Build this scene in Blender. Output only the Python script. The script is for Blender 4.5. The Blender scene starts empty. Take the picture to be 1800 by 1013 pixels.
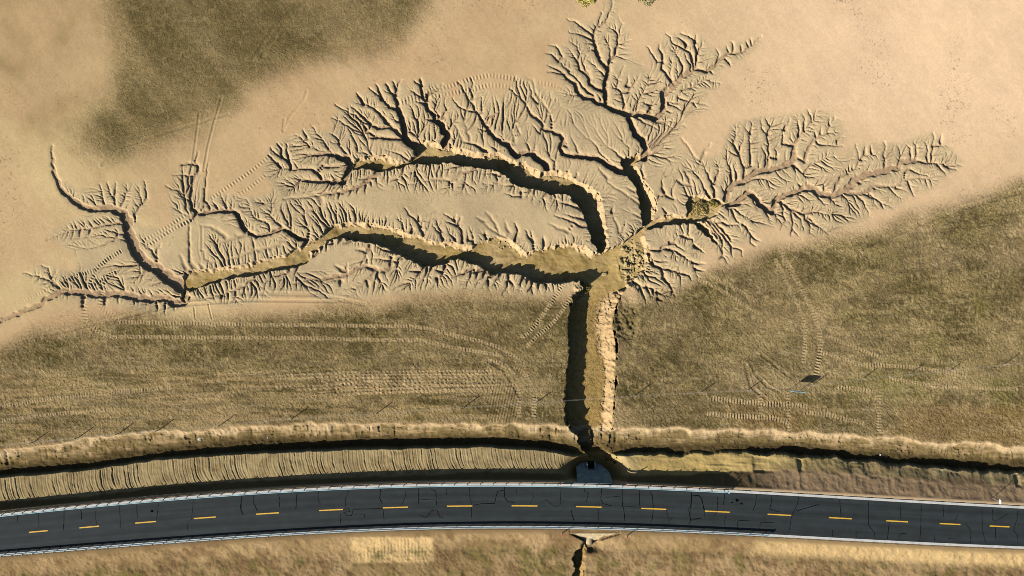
import bpy, math, random
import numpy as np
from mathutils import Vector
random.seed(7); RNG = np.random.default_rng(11)
R = math.radians
scene = bpy.context.scene
C = scene.collection

# ------------------------------------------------------------------ camera, sky, sun, exposure
S = 0.0885            # metres of ground per photograph pixel
H = 150.0             # drone height
SUN_EL, SUN_AZ = 30.0, 215.5     # degrees; the light comes from the lower left of the picture
cam = bpy.data.objects.new("camera", bpy.data.cameras.new("camera"))
C.objects.link(cam); scene.camera = cam
cam.location = (0, 0, H); cam.rotation_euler = (0, 0, 0)
cam.data.sensor_width = 36; cam.data.lens = 18.0 / ((900 * S) / H)
cam.data.clip_start = 1; cam.data.clip_end = 8000
w = bpy.data.worlds.new("World"); scene.world = w; w.use_nodes = True
nt = w.node_tree; bg = nt.nodes["Background"]
sky = nt.nodes.new("ShaderNodeTexSky"); sky.sky_type = 'NISHITA'; sky.sun_disc = False
sky.sun_elevation = R(SUN_EL); sky.sun_rotation = R(90 - SUN_AZ)
nt.links.new(sky.outputs[0], bg.inputs[0]); bg.inputs[1].default_value = 0.05
sl = bpy.data.lights.new("sun", 'SUN'); sl.energy = 5.0; sl.angle = R(0.5); sl.color = (1.0, 0.935, 0.85)
so = bpy.data.objects.new("sun", sl); C.objects.link(so)
sd = Vector((math.cos(R(SUN_AZ)) * math.cos(R(SUN_EL)), math.sin(R(SUN_AZ)) * math.cos(R(SUN_EL)), math.sin(R(SUN_EL))))
so.rotation_euler = sd.to_track_quat('Z', 'Y').to_euler(); so.location = sd * 100
scene.view_settings.view_transform = 'Standard'; scene.view_settings.look = 'None'
scene.view_settings.exposure = 1.52
scene.cycles.diffuse_bounces = 0; scene.cycles.filter_width = 0.9; scene.view_settings.gamma = 1.0

ROAD_Z = 1.4
AL = 0.45            # dry loess reflects about a third of the light
def wx(px): return (px - 900.0) * S
def wy(py): return (506.5 - py) * S

# ------------------------------------------------------------------ numpy helpers
def sstep(a, b, x):
    t = np.clip((x - a) / (b - a), 0, 1); return t * t * (3 - 2 * t)
def _hash(ix, iy, seed):
    h = (ix.astype(np.int64) * 374761393 + iy.astype(np.int64) * 668265263 + seed * 1442695041) & 0xffffffff
    h = ((h ^ (h >> 13)) * 1274126177) & 0xffffffff
    h = h ^ (h >> 16)
    return (h & 0xffff).astype(np.float32) / 65535.0 * 2 - 1
def noise(x, y, scale, seed=0):
    x = x / scale; y = y / scale
    ix = np.floor(x); iy = np.floor(y); fx = (x - ix).astype(np.float32); fy = (y - iy).astype(np.float32)
    ux = fx * fx * (3 - 2 * fx); uy = fy * fy * (3 - 2 * fy)
    a = _hash(ix, iy, seed); b = _hash(ix + 1, iy, seed); c = _hash(ix, iy + 1, seed); d = _hash(ix + 1, iy + 1, seed)
    return (a + (b - a) * ux) * (1 - uy) + (c + (d - c) * ux) * uy
def fbm(x, y, scale, n=4, seed=0, gain=0.5):
    out = 0; amp = 1; tot = 0
    for k in range(n):
        out = out + amp * noise(x, y, scale / 2 ** k, seed + k * 17); tot += amp; amp *= gain
    return out / tot
def blur(a, r):
    for ax in (0, 1):
        for _ in range(2):
            p = np.concatenate([np.repeat(a.take([0], ax), r + 1, ax), a, np.repeat(a.take([-1], ax), r, ax)], ax)
            c = np.cumsum(p, ax, dtype=np.float64)
            n = a.shape[ax]
            a = ((c.take(range(2 * r + 1, 2 * r + 1 + n), ax) - c.take(range(0, n), ax)) / (2 * r + 1)).astype(np.float32)
    return a

# ------------------------------------------------------------------ grid (photograph pixels on the ground plane)
ST = 1.0
GX0, GX1, GY0, GY1 = -150.0, 1950.0, -150.0, 1170.0
gx = np.arange(GX0, GX1, ST); gy = np.arange(GY0, GY1, ST)
NX, NY = len(gx), len(gy)
X, Y = np.meshgrid(gx, gy)
X = X.astype(np.float32); Y = Y.astype(np.float32)

def P(s):
    return [tuple(float(q) for q in t.split(',')) for t in s.split()]

# ---- wide gullies as outlines
POLYS = {
 'A': P("322,477 357,474 393,469 443,461 467,454 500,448 517,437 532,433 550,424 566,412 576,399 593,393 617,390 643,393 672,397 692,402 715,408 733,414 747,420 767,425 797,425 830,432 855,420 873,417 895,420 910,430 927,445 947,440 957,435 988,432 1013,427 1030,433 1048,446 1062,444 1075,436 1092,427 1113,410 1135,393 1142,402 1130,412 1138,430 1140,455 1135,476 1112,492 1106,500 1092,520 1083,540 1077,572 1082,600 1084,640 1081,689 1077,747 1072,785 1088,800 1080,815 1045,815 1029,800 1014,775 996,745 991,707 992,667 1001,631 1000,600 999,547 1007,524 1024,507 1018,495 997,498 980,498 955,500 935,496 922,489 910,482 887,482 863,481 848,474 833,466 813,456 793,456 783,466 758,469 742,468 725,460 707,453 692,444 677,435 660,428 642,428 620,424 600,418 572,425 550,445 542,460 523,470 508,474 483,476 462,481 448,485 422,489 392,494 358,505 333,513 326,535 316,532 318,505"),
 'B': P("617,287 630,278 655,273 684,274 700,285 717,280 730,270 737,247 763,248 778,256 800,260 827,264 850,267 873,268 882,274 900,283 922,286 935,296 950,301 967,298 998,303 1020,320 1037,327 1055,343 1060,363 1064,378 1067,407 1070,428 1066,446 1052,443 1042,427 1035,403 1027,382 1020,365 1005,350 995,342 970,342 957,337 938,332 917,332 903,325 892,312 872,300 843,297 813,294 793,287 750,288 722,289 710,293 690,297 665,302 638,297 618,301"),
 'D': P("1093,278 1103,274 1117,276 1124,268 1130,272 1119,293 1133,320 1147,337 1155,357 1152,377 1143,398 1128,400 1128,375 1123,347 1117,327 1105,313 1098,303 1092,290"),
 'C': P("1120,412 1135,392 1150,384 1165,380 1180,378 1197,375 1209,377 1207,360 1212,346 1230,341 1245,347 1262,347 1277,352 1283,358 1270,368 1258,384 1245,389 1220,392 1187,394 1165,399 1142,404 1126,420"),
 'W': P("1218,389 1242,388 1264,430 1254,426 1228,400"),
 'S': P("1007,980 1012,968 1028,958 1032,966 1030,985 1027,1000 1026,1200 1000,1200 1003,1010"),
}
# depth control points (metres) for the wide gullies
DEP = np.array([(330,500,.95),(420,478,.85),(500,458,.8),(560,430,.95),(620,408,1.4),(700,425,1.7),(760,447,1.8),(850,445,1.5),
 (930,470,1.8),(1010,465,1.9),(1060,470,2.1),(1100,460,1.6),(1030,540,2.3),(1035,620,2.3),(1035,700,2.4),(1040,770,2.6),(1050,805,3.2),
 (640,290,1.2),(700,286,.9),(740,272,1.6),(820,277,1.7),(900,303,1.8),(970,320,1.8),(1030,350,2.0),(1050,420,2.1),(1105,290,1.7),(1135,350,1.7),
 (1140,390,1.5),(1180,388,1.1),(1235,360,1.0),(1270,355,.6),(1245,400,1.0),(1262,428,.5),(1020,985,1.7),(1018,1100,1.5)], dtype=np.float32)

# ---- narrower channels and rills: crop origin x,y | first width,last width | first depth,last depth | soft | points in 6x crop pixels, downstream end first
TR = """
0,370|19,15|.75,.62|0|1900,800 1790,710 1650,630 1530,545 1450,450 1390,350 1350,250 1330,130 1290,40
0,220|13,4|.55,.12|0|1290,940 1240,900 1150,885 1000,882 900,868 820,825 700,740 640,660 600,580 575,500 555,420 550,300 545,220
0,220|4,2|.3,.1|0|1210,860 1200,780 1150,700 1135,610;1190,760 1215,690 1225,610;1270,860 1310,780 1340,700 1335,640;1415,1010 1420,940 1490,830 1470,740 1460,670;1490,830 1545,770 1530,680 1520,590;1100,840 1075,730 1060,630
0,370|5,2|.3,.08|0|1300,130 1180,140 1040,170 900,190 740,210 620,250 500,310;1310,240 1250,250 1200,310 1100,350 980,390 900,400;1340,330 1250,290;1570,620 1480,680 1470,580 1430,560 1400,590;1650,510 1600,430 1520,350;1640,490 1650,430 1690,350;620,820 540,720 500,600 430,580;540,700 600,640;850,200 830,290;950,210 930,270
0,370|12,9|.55,.35|0|1960,930 1880,985 1790,960 1700,920 1600,930 1480,930 1330,890 1180,880 1020,890 900,870 760,850 640,860
0,370|9,7|.32,.22|.2|640,860 500,930 400,1000 260,1060 100,1120 0,1170
0,370|5,2|.3,.08|0|640,840 580,790 500,730 400,690 300,670 250,660;870,1010 890,920;1100,980 1110,900;1240,900 1250,980;1420,930 1410,1000;1560,940 1540,1010
250,390|7,4|.9,.5|0|1690,265 1740,190 1640,170 1570,120 1470,70 1350,125 1210,155 1130,125 1080,80
250,250|7,4|.7,.25|0|1080,930 1040,850 1000,760 960,720 850,720 760,730 650,755 560,750 530,700 510,640 505,540 520,440 545,360 590,300 580,230 480,225 420,240
250,250|4,2|.3,.08|0|530,360 400,340 330,350;500,620 420,570 380,510 300,480 240,460;720,700 660,620 655,500 680,350 690,220;1340,950 1330,870 1290,840 1200,810 1140,740 1120,650 1090,590;1470,890 1400,840 1350,780 1370,700 1350,630 1290,650;880,670 850,600 830,550;880,660 890,570;560,190 590,110;1570,920 1530,880;1760,930 1740,890;780,670 740,620;540,800 500,850
250,390|7,3|.22,.08|.8|1500,200 1350,280 1200,290 1100,330 1000,370 860,400 720,430 660,380 640,300 620,290;1080,130 960,180 830,210 690,240;880,160 800,90 700,50 620,40;560,500 500,420 495,200 500,0;640,490 600,440;460,490 400,350
250,390|4,2|.35,.08|0|1640,480 1600,570;1550,510 1480,600;1490,540 1380,580 1300,650 1280,760;1180,600 1100,660 1000,720 880,750 740,790 600,830;900,760 905,850;980,740 985,810;840,780 830,830;230,880 240,980;330,880 340,930;150,880 160,950;430,850 450,890
450,220|10,4|1.0,.35|0|1010,430 940,350 840,320 720,300 550,320
450,220|4,2|.3,.08|0|840,320 760,270 670,270 600,230 530,215
450,120|4,2|.32,.1|0|800,890 740,820 690,740 640,680 600,620;990,930 900,840 860,790 800,780;880,800 850,740 780,680;560,830 480,740 420,700;540,740 510,680 490,640
450,220|9,4|1.0,.3|0|1010,430 960,500 920,590 800,600 680,590 560,590 470,580 400,650
450,220|5,2|.5,.15|0|690,580 650,500 580,465 460,465 340,465 250,455;360,465 370,410 330,370 270,340 200,300 160,240;260,450 230,420 190,370 130,320;270,340 260,250 220,190;340,380 330,300 320,200;700,440 800,440 950,420
450,220|7,3|.5,.12|.4|1290,490 1200,560 1130,620 1000,680 880,710 760,720 640,740 480,770 280,770
450,220|4,2|.35,.08|0|1160,640 1150,720;1250,540 1280,620;1560,430 1550,500 1490,580 1460,640;1490,560 1420,590;1190,560 1060,560;1000,690 980,740;880,720 870,770;1090,650 1060,720;1200,590 1220,640
450,220|8,4|.2,.1|.9|660,745 700,790 690,850 560,890 480,930 380,990
450,120|13,8|1.6,.9|0|1740,900 1720,830 1620,790 1570,730 1560,620 1540,520
450,120|8,3|.9,.2|0|1540,520 1500,430 1480,330 1460,290 1410,230 1380,170
450,120|6,2|.55,.12|0|1490,430 1400,400 1330,320 1250,260 1190,210;1480,280 1480,220 1440,130;1470,280 1500,180 1530,120;1540,740 1480,660 1420,630 1290,630 1200,590 1130,575 1080,520 1040,490 960,450 890,420 830,380;1430,620 1370,560 1310,490 1250,430 1190,390 1080,370;1200,590 1120,510 1060,450 1000,400;1560,750 1480,740 1380,740 1270,730 1200,680 1080,660 980,620 900,570 800,520;1160,640 1120,590;1270,730 1160,740;1130,380 1090,300 1060,260;1320,320 1290,220 1270,170;1540,570 1480,550 1460,530
450,120|4,2|.3,.08|0|1630,980 1560,940 1500,900 1460,880 1380,870;1200,920 1130,890 1060,880;1220,900 1180,860;1720,760 1700,720;1380,570 1360,500
700,120|11,5|1.5,.6|0|490,840 500,750 540,720 480,660 460,590 380,550 380,490 320,430
700,120|6,2|.6,.12|0|320,430 290,340 250,310 180,270 140,230;260,300 245,200 170,130;250,180 230,100;300,330 330,260 400,230 470,170;440,530 400,460 380,420;380,550 290,540;470,510 500,450;290,370 210,360
700,120|8,3|.9,.15|0|1250,920 1180,860 1150,800 1080,780 1010,720 960,650 900,570 830,470 790,390 720,280 680,200 640,150
700,120|4,2|.35,.1|0|830,460 740,440 650,410 590,360 575,310;790,310 770,240 790,170 770,110;880,460 880,380 880,300;940,560 970,500 1060,470 1060,400;980,620 1020,570;930,660 850,640;1170,830 1140,770 1060,700;1390,860 1350,790;1440,860 1440,810;1050,870 980,820
700,120|10,6|1.0,.8|0|1560,1010 1520,985 1460,945 1400,905 1320,890 1250,920
700,120|6,3|.6,.2|0|940,880 870,840 790,800 720,780;560,840 540,780
700,120|5,3|.2,.08|.8|1230,790 1210,700 1180,600 1150,530;1590,460 1540,380 1450,270 1420,120;680,760 640,660 580,580;760,760 730,650 700,560;1280,690 1240,590 1200,470
950,240|9,5|1.1,.7|0|890,370 800,350 730,320 660,260 560,220 470,210 360,205 240,180 205,130
700,120|7,3|.6,.15|.2|1705,830 1745,760 1700,700 1620,660 1540,640 1510,560 1440,510 1370,440 1330,350 1240,270 1180,220
700,120|4,2|.3,.08|0|1520,640 1500,690 1420,610;1280,290 1270,230 1230,90;1480,370 1410,310 1400,230 1380,160;1620,560 1600,460;1780,830 1760,700
950,240|4,2|.25,.06|.5|410,200 380,100 320,0;860,220 790,150 700,100;760,300 640,180 560,60 480,10;940,210 940,120 880,60;150,310 150,260 100,210;290,370 300,350;390,410 390,370
950,240|5,2|.4,.1|0|1090,440 1060,360 1080,280;430,770 330,720 250,700 180,700;490,950 400,940 300,880 150,830;470,880 380,850 280,830;1220,680 1260,640 1320,610 1400,660 1390,550 1450,460;1320,600 1280,540 1290,450;1340,820 1290,750;760,800 780,740
950,240|5,2|.2,.08|.8|1060,720 1000,680 900,600 780,540 700,470;1060,650 960,620;1000,580 900,530;840,1010 790,880 760,800;700,440 620,340;870,1010 900,900;1050,850 960,800;1070,900 1000,870
950,240|5,3|.25,.08|.5|1450,460 1510,500 1590,520 1560,420 1520,360 1640,350 1680,330 1690,260 1640,240 1570,120 1490,20;1690,260 1740,160 1790,80
950,100|10,7|1.2,.9|0|1100,1060 1123,1005 1080,900 1010,810 960,700 935,610
950,100|8,5|.9,.4|0|940,610 880,585 760,550 690,500 620,490 540,440 450,430 400,370 370,280 280,230
950,100|5,2|.4,.1|0|280,230 250,190 180,170 90,160;250,190 160,120;600,480 560,420 460,330 390,240 300,150 200,50 150,0;885,575 885,480 870,400 810,330 820,240 880,100;1015,590 1020,470 1080,400 1130,280 1150,230;870,380 930,360 1000,270 1040,200;910,300 920,230;460,420 380,400 300,390;640,470 620,420;990,590 1000,510 1010,460;1180,500 1100,490 1095,460
950,100|8,5|.9,.5|0|690,490 690,420 690,320 690,250 720,150 700,110 640,60 610,0
930,0|7,3|.6,.15|0|740,600 730,580 715,490 680,420 675,370 690,310 740,240 770,130
930,0|4,2|.35,.08|0|675,370 600,320 540,280 510,240 440,220 410,200;670,420 610,390 520,360 420,340;740,270 800,230 850,150 880,50 870,-30;930,470 1000,450 1070,420;870,650 860,550 840,460;690,470 620,450;700,530 650,510
930,0|6,2|.6,.12|0|840,720 840,650 900,590 930,500 935,430 960,330 980,250
950,100|6,4|.6,.3|0|690,370 600,330 530,290 520,220 490,190 420,130
930,0|4,2|.35,.08|0|540,720 520,640 540,560 500,480 440,440;660,830 600,750 560,620 540,540;520,640 470,580 430,530;310,650 360,600 320,540 280,480 210,470;310,640 250,580 180,560;370,790 300,720 200,690;820,830 760,760 700,700;430,740 370,690
950,100|9,7|.8,.6|0|940,610 1040,605 1120,612 1200,640 1290,580 1310,500 1300,400 1350,320
1100,30|12,9|.45,.35|.1|410,800 520,700 620,610 720,540
1100,30|6,3|.5,.12|0|720,540 790,550 860,570 960,490 1080,380 1240,370 1330,300 1430,210
1100,30|5,2|.5,.1|0|510,700 450,620 380,540 390,470 330,470 280,380 230,310;400,480 400,410 360,340 350,290;610,620 610,580 590,500 560,420 530,370;690,550 690,510 640,440;720,530 710,450 690,380 650,340 560,310 490,270 470,210 430,180;740,520 750,460 750,390 730,300 720,240 650,200 580,170;760,380 800,310 810,260;740,270 740,190;650,290 610,250 550,210
1100,30|4,2|.3,.08|0|970,480 980,370 960,340;1090,370 1070,310;1135,350 1130,280 1110,260;1230,350 1210,290;1300,310 1270,260;1330,290 1310,230;480,670 470,570 490,490;560,650 545,600;425,890 550,910 550,840 590,790 670,830;590,780 690,740 780,700 850,650 940,680 1000,690;690,740 700,690;550,850 640,870 720,910 830,910;720,910 750,970;450,920 530,940 600,990;900,580 920,600;1080,480 1110,520
950,100|4,2|.3,.08|0|1200,660 1230,695 1310,700 1420,770;1240,690 1350,680 1420,680;1000,620 1080,680 1180,720 1250,780;1320,560 1400,590
1130,200|10,9|.5,.35|0|885,890 900,790 960,740 1080,705 1120,670 1220,610 1330,590 1450,570 1580,500 1600,400
1130,200|7,3|.35,.15|.3|1600,400 1600,340 1650,240 1760,110 1798,70 1840,30
1130,200|5,4|.35,.25|0|1585,440 1650,470 1720,510
1400,190|6,3|.3,.12|.3|90,560 110,480 180,360 220,320 330,250 380,160 400,100
1400,190|4,2|.3,.08|0|230,370 300,390 400,390 490,400;90,690 150,600 220,560 300,530 390,500;165,150 150,80 120,20;190,120 205,30;95,210 95,120 70,70;30,200 20,120;360,180 350,110;210,300 200,240;260,270 260,210;330,260 400,250;430,340 490,300
1130,200|5,2|.45,.1|0|1070,680 1070,570 1030,460 940,400 890,380;1020,430 960,330 980,230 980,150;1020,410 1060,280;1140,540 1140,400 1130,300 1120,200 1080,150;1130,200 1150,130;1320,570 1330,380 1320,240 1260,160 1250,80;1330,210 1350,130 1290,50;1300,560 1300,420 1260,370;1590,330 1540,340 1480,310 1480,180 1450,140;1500,170 1550,60;1420,470 1420,430 1400,370;1650,230 1650,90;1710,180 1710,60
1130,200|5,2|.5,.1|0|770,870 740,750 690,640 640,550;720,880 650,800 610,680;890,870 840,790;940,700 940,650 920,550 880,480;760,740 790,640 800,560;1590,540 1620,620;1100,710 1160,685 1260,680 1340,690;1600,540 1700,640;1000,700 990,620 960,560;1230,600 1220,530
1180,300|9,8|.7,.6|0|600,355 700,345 740,290 800,240 870,260 930,330 990,405 1060,425 1090,330 1140,290 1280,240 1400,190
1400,190|12,9|.45,.25|.1|80,842 140,830 260,900 380,925 500,875 620,770 780,690 950,665 1080,620 1130,560 1260,550
1400,190|5,2|.35,.1|0|1260,550 1400,580 1560,580 1720,590
1400,190|5,2|.35,.08|0|400,890 430,800 470,730 560,670 640,620 670,550 650,460 630,380;600,640 600,610;540,690 520,640;570,660 560,600;940,650 940,560 930,490 950,400 920,350;1080,620 1090,580 1100,500 1090,420 1070,400;690,540 720,500 790,490;800,480 790,400;730,490 740,390;1220,540 1220,490 1210,420 1170,390;1270,540 1270,390 1240,350;1395,570 1390,400 1360,350;1430,570 1440,400 1455,350 1450,260;1455,400 1560,390;1530,370 1530,290;1490,590 1530,640 1570,690;1560,590 1610,630 1690,650;1600,610 1700,600;660,780 770,770;300,880 300,780
1400,190|7,3|.35,.1|.5|500,880 620,905 720,900 760,860 830,820 960,820 1060,820 1130,760 1300,730 1440,750
1400,190|4,2|.3,.08|0|980,820 1020,880 1090,940;1050,840 1130,860;1190,800 1200,860 1250,920;1150,680 1200,640 1260,680 1360,700 1440,740;830,850 870,860
1400,300|4,2|.35,.08|0|200,230 240,300 300,360;360,290 400,330 410,370;490,260 540,300 550,350;590,230 620,290 640,350;620,240 700,320 740,400 770,450;720,250 820,300 830,350;770,250 880,330 990,380;900,350 910,400;60,180 20,130;110,150 110,110
1180,300|6,3|.5,.15|0|1130,320 1150,320 1240,390 1330,430 1410,460 1430,520 1470,590 1460,650
1180,300|4,2|.35,.08|0|1400,450 1500,430 1620,460 1700,450;1450,500 1560,600 1650,660;1270,400 1285,500 1280,600 1340,690;1285,620 1260,680;1170,350 1190,480 1210,530 1150,620;1300,440 1360,510 1380,570;1440,530 1530,580 1640,640;870,270 870,340 900,380;1000,440 1030,510;1100,450 1110,500;600,400 680,400 740,460 800,480 840,520;640,420 690,520 760,570;530,540 590,570 700,560 740,620;790,590 830,650 850,760 900,790;850,690 930,740;545,740 545,900 600,980;545,900 510,930;610,770 650,810 740,840 755,900;640,810 650,900;760,570 790,590
1180,300|5,4|.45,.3|0|390,530 450,610 545,740;430,530 500,620 610,760;470,540 560,640 640,740;350,540 420,620 490,710
1020,390|7,4|.7,.35|0|700,260 720,330 730,390 770,450 860,490 880,560 900,610
1020,390|5,2|.45,.1|0|900,610 950,670 980,750 1010,800;720,300 830,300 900,240 1000,230 1100,300;830,300 900,280 970,300 1050,330 1120,390 1180,420 1210,500 1240,580;1180,430 1300,450;1220,490 1300,520;880,500 920,500 1020,530 1060,580 1070,670;1050,540 1150,560 1180,620;950,290 1010,350;890,590 850,610;970,740 960,780;940,230 1000,200 1030,140;1080,160 1180,180 1210,250;1210,250 1310,330
1020,390|5,2|.5,.1|0|570,640 620,670 680,690 760,710 810,750 825,870;640,690 670,780 700,860;600,660 630,740;810,740 890,770;830,820 880,830;770,720 770,780;700,690 740,770
700,260|4,2|.35,.08|0|200,180 200,210 160,240;820,220 740,250 720,270 700,380 720,460;690,390 680,460;710,370 750,400;540,350 540,430;570,370 580,450;1080,290 1040,290 1050,340 1010,390 930,380;1040,280 910,270;1220,400 1120,400;1400,430 1340,470 1290,460;1300,470 1290,510 1200,510 1130,480;1400,440 1370,500;1440,440 1430,510;1570,480 1510,550;1650,490 1670,540;1798,590 1700,570;660,190 460,230
700,260|6,3|.25,.08|.6|740,250 660,260 620,320 540,340 440,330 300,340 120,380
700,260|5,2|.4,.1|0|270,930 230,850 200,770 130,720 70,630;210,760 210,700;240,830 260,780;270,920 310,870;60,880 40,790 10,770;480,970 440,900 370,830;450,880 420,820;680,960 670,870 630,820 580,750 490,700;620,820 520,780;640,800 670,730;600,760 600,700;790,990 790,900;745,970 730,910;600,970 540,900;930,960 890,910;910,920 920,890;1250,940 1260,850 1230,790;1420,1000 1380,930 1340,870;1420,990 1400,880;1530,1000 1530,940;150,870 140,830
700,260|5,3|.2,.08|.9|1140,940 1060,900 1000,880 940,830 900,780;1060,900 1040,820 980,730 920,680;1170,890 1130,780;1790,880 1700,850 1600,800;900,770 830,740
780,380|5,2|.55,.1|0|400,570 300,600 270,670 230,760;350,590 350,660;440,590 380,680;520,610 470,660 430,730;600,610 540,700;680,610 690,680 650,780 610,830;700,680 740,740;470,680 470,750;840,650 800,760;890,660 880,720;925,680 930,760 940,820;930,750 890,800;1000,720 1000,780;1075,720 1080,780;1075,720 1110,760;320,560 200,600 100,640 40,690
500,390|5,2|.5,.1|0|1690,470 1670,540 1640,590 1590,650;1610,600 1620,680;1660,530 1580,500;1540,490 1510,590;1500,500 1480,600;1470,480 1410,560 1330,640;1420,530 1310,520;1230,390 1180,420 1120,410 1040,400 940,390;1190,420 1190,490;980,550 960,620;980,560 1020,650;1140,320 1040,300 960,260;600,180 560,230;500,220 450,240 440,300;390,260 380,330;350,320 300,360 320,300;1130,380 1110,350
500,390|7,3|.4,.1|.6|1120,420 1110,480 1060,520 960,520 900,590 830,650 700,780;960,510 860,470 780,480 700,540 600,590 480,630 380,670 340,760;650,540 590,490 540,460;650,550 580,570 480,590 380,610 280,600 180,630 60,660 20,740;650,530 660,440;600,620 590,680;870,620 880,700;900,290 860,320 760,290;700,200 620,230
"""
# outline of the dissected ground where rills branch out, and undisturbed islands inside it
ZONE = P("455,300 470,262 500,240 545,222 585,232 580,200 610,178 650,155 690,138 714,140 716,178 720,150 740,135 788,148 790,180 806,172 806,140 835,138 850,150 880,168 900,140 920,130 950,148 985,160 990,150 962,122 962,72 1000,80 997,35 1030,40 1060,20 1068,-20 1090,-20 1088,35 1112,50 1108,80 1120,108 1150,125 1138,90 1160,80 1168,55 1240,62 1250,85 1320,65 1348,62 1330,90 1300,112 1262,128 1278,150 1240,170 1252,195 1205,206 1215,225 1190,245 1215,270 1265,275 1275,240 1285,215 1340,202 1400,196 1440,190 1485,212 1492,245 1478,262 1470,285 1500,250 1560,250 1590,248 1640,228 1682,265 1700,292 1655,318 1645,335 1600,345 1575,372 1530,368 1535,385 1480,402 1440,420 1400,412 1375,400 1330,402 1340,420 1300,430 1285,468 1262,455 1245,425 1235,470 1240,492 1205,500 1185,525 1155,540 1118,522 1112,495 1060,520 1000,508 985,520 940,522 900,522 850,515 800,512 760,516 700,520 640,528 560,532 540,516 490,522 440,538 400,542 340,530 320,550 290,556 250,550 200,538 100,532 60,502 35,482 80,458 112,476 142,470 128,445 80,415 120,385 165,370 110,358 95,310 140,330 180,325 200,318 268,318 262,360 242,395 300,400 292,330 320,278 350,272 360,340 400,338 440,345 470,340 480,330")
HOLES = [P("600,345 650,328 720,345 800,350 880,345 940,365 1000,402 960,420 900,402 870,408 800,378 720,372 660,372"),
         P("240,395 330,380 345,395 345,455 320,465 290,460 275,430"),
         P("500,470 600,440 640,445 560,470 520,480"), P("1045,100 1150,120 1120,128 1075,120"),
         P("130,440 200,425 230,450 150,470"), P("460,420 360,400 350,470 350,380")]

# ------------------------------------------------------------------ raster helpers
def in_poly(poly, xs, ys):
    x = xs[None, :]; y = ys[:, None]; c = np.zeros((len(ys), len(xs)), bool)
    n = len(poly)
    for i in range(n):
        x0, y0 = poly[i]; x1, y1 = poly[(i + 1) % n]
        if y0 == y1: continue
        c ^= ((y0 > y) != (y1 > y)) & (x < (x1 - x0) * (y - y0) / (y1 - y0) + x0)
    return c
def pts_in_poly(poly, x, y):
    c = np.zeros(len(x), bool); n = len(poly)
    for i in range(n):
        x0, y0 = poly[i]; x1, y1 = poly[(i + 1) % n]
        if y0 == y1: continue
        c ^= ((y0 > y) != (y1 > y)) & (x < (x1 - x0) * (y - y0) / (y1 - y0) + x0)
    return c
def idx(v, g0): return int((v - g0) / ST)
def seg_field(dist, sx, sy, p, q, rad):
    """distance to one segment, keeps the nearest point"""
    a0 = max(idx(min(p[0], q[0]) - rad, GX0), 0); a1 = min(idx(max(p[0], q[0]) + rad, GX0) + 2, NX)
    b0 = max(idx(min(p[1], q[1]) - rad, GY0), 0); b1 = min(idx(max(p[1], q[1]) + rad, GY0) + 2, NY)
    if a1 <= a0 or b1 <= b0: return None
    xs = X[b0:b1, a0:a1]; ys = Y[b0:b1, a0:a1]
    dx, dy = q[0] - p[0], q[1] - p[1]; L = dx * dx + dy * dy + 1e-9
    t = np.clip(((xs - p[0]) * dx + (ys - p[1]) * dy) / L, 0, 1)
    nx = p[0] + t * dx - xs; ny = p[1] + t * dy - ys
    d = np.sqrt(nx * nx + ny * ny)
    D = dist[b0:b1, a0:a1]; m = d < D
    D[m] = d[m]
    if sx is not None:
        sx[b0:b1, a0:a1][m] = nx[m]; sy[b0:b1, a0:a1][m] = ny[m]
    return (slice(b0, b1), slice(a0, a1)), m, t, xs, ys

# ------------------------------------------------------------------ road and ditch tables
def persp(y, z): return 506.5 + (y - 506.5) * (1 - z / H)
rn = np.array(P("-150,925.5 0,908.6 139,893 278,880 371,873.3 450,868 616,859 709,855.5 850,853 958,854 1079,856.8 1173,860 1250,864 1400,871.7 1500,877.7 1600,883.3 1700,889 1800,894 1950,902"))
rs = np.array(P("-150,989 0,975.6 139,964 278,953 400,944.5 539,936 678,929.5 850,925.6 998,925.8 1066,927.5 1173,931 1250,934.6 1340,939.5 1500,948 1700,957.5 1800,961.5 1950,968"))
pn = np.polynomial.Polynomial.fit(rn[:, 0], persp(rn[:, 1], ROAD_Z), 6); ps = np.polynomial.Polynomial.fit(rs[:, 0], persp(rs[:, 1], ROAD_Z), 6)
def ext(pf, x):
    x = np.asarray(x, dtype=np.float64)
    lo, hi = -150.0, 1950.0
    dl = (pf(lo + 60) - pf(lo)) / 60; dh = (pf(hi) - pf(hi - 60)) / 60
    return np.where(x < lo, pf(lo) + (x - lo) * dl, np.where(x > hi, pf(hi) + (x - hi) * dh, pf(np.clip(x, lo, hi))))
def yN(x): return ext(pn, x)
def yS(x): return ext(ps, x)
TX = [-150, 0, 139, 278, 402, 500, 616, 750, 850, 960, 1020, 1110, 1200, 1300, 1400, 1500, 1600, 1700, 1800, 1950]
RIM = [815, 796, 773, 759, 752, 749, 746, 747, 747, 748, 752, 755, 756, 756, 759, 765, 774, 781, 785, 792]
DIT = [838, 824, 812, 791, 779, 775, 775, 772, 772, 778, 790, 784, 785, 785, 789, 796, 804, 812, 815, 824]
BTP = [857, 841, 829, 809, 801, 796, 792, 789, 787, 794, 806, 802, 801, 799, 803, 810, 822, 829, 834, 842]
BBT = [897, 882, 872, 855, 846, 841, 837, 833, 828, 830, 836, 835, 834, 829, 825, 832, 842, 849, 853, 861]
def tb(T, x): return np.interp(x, TX, T)

print('tracing')
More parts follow.
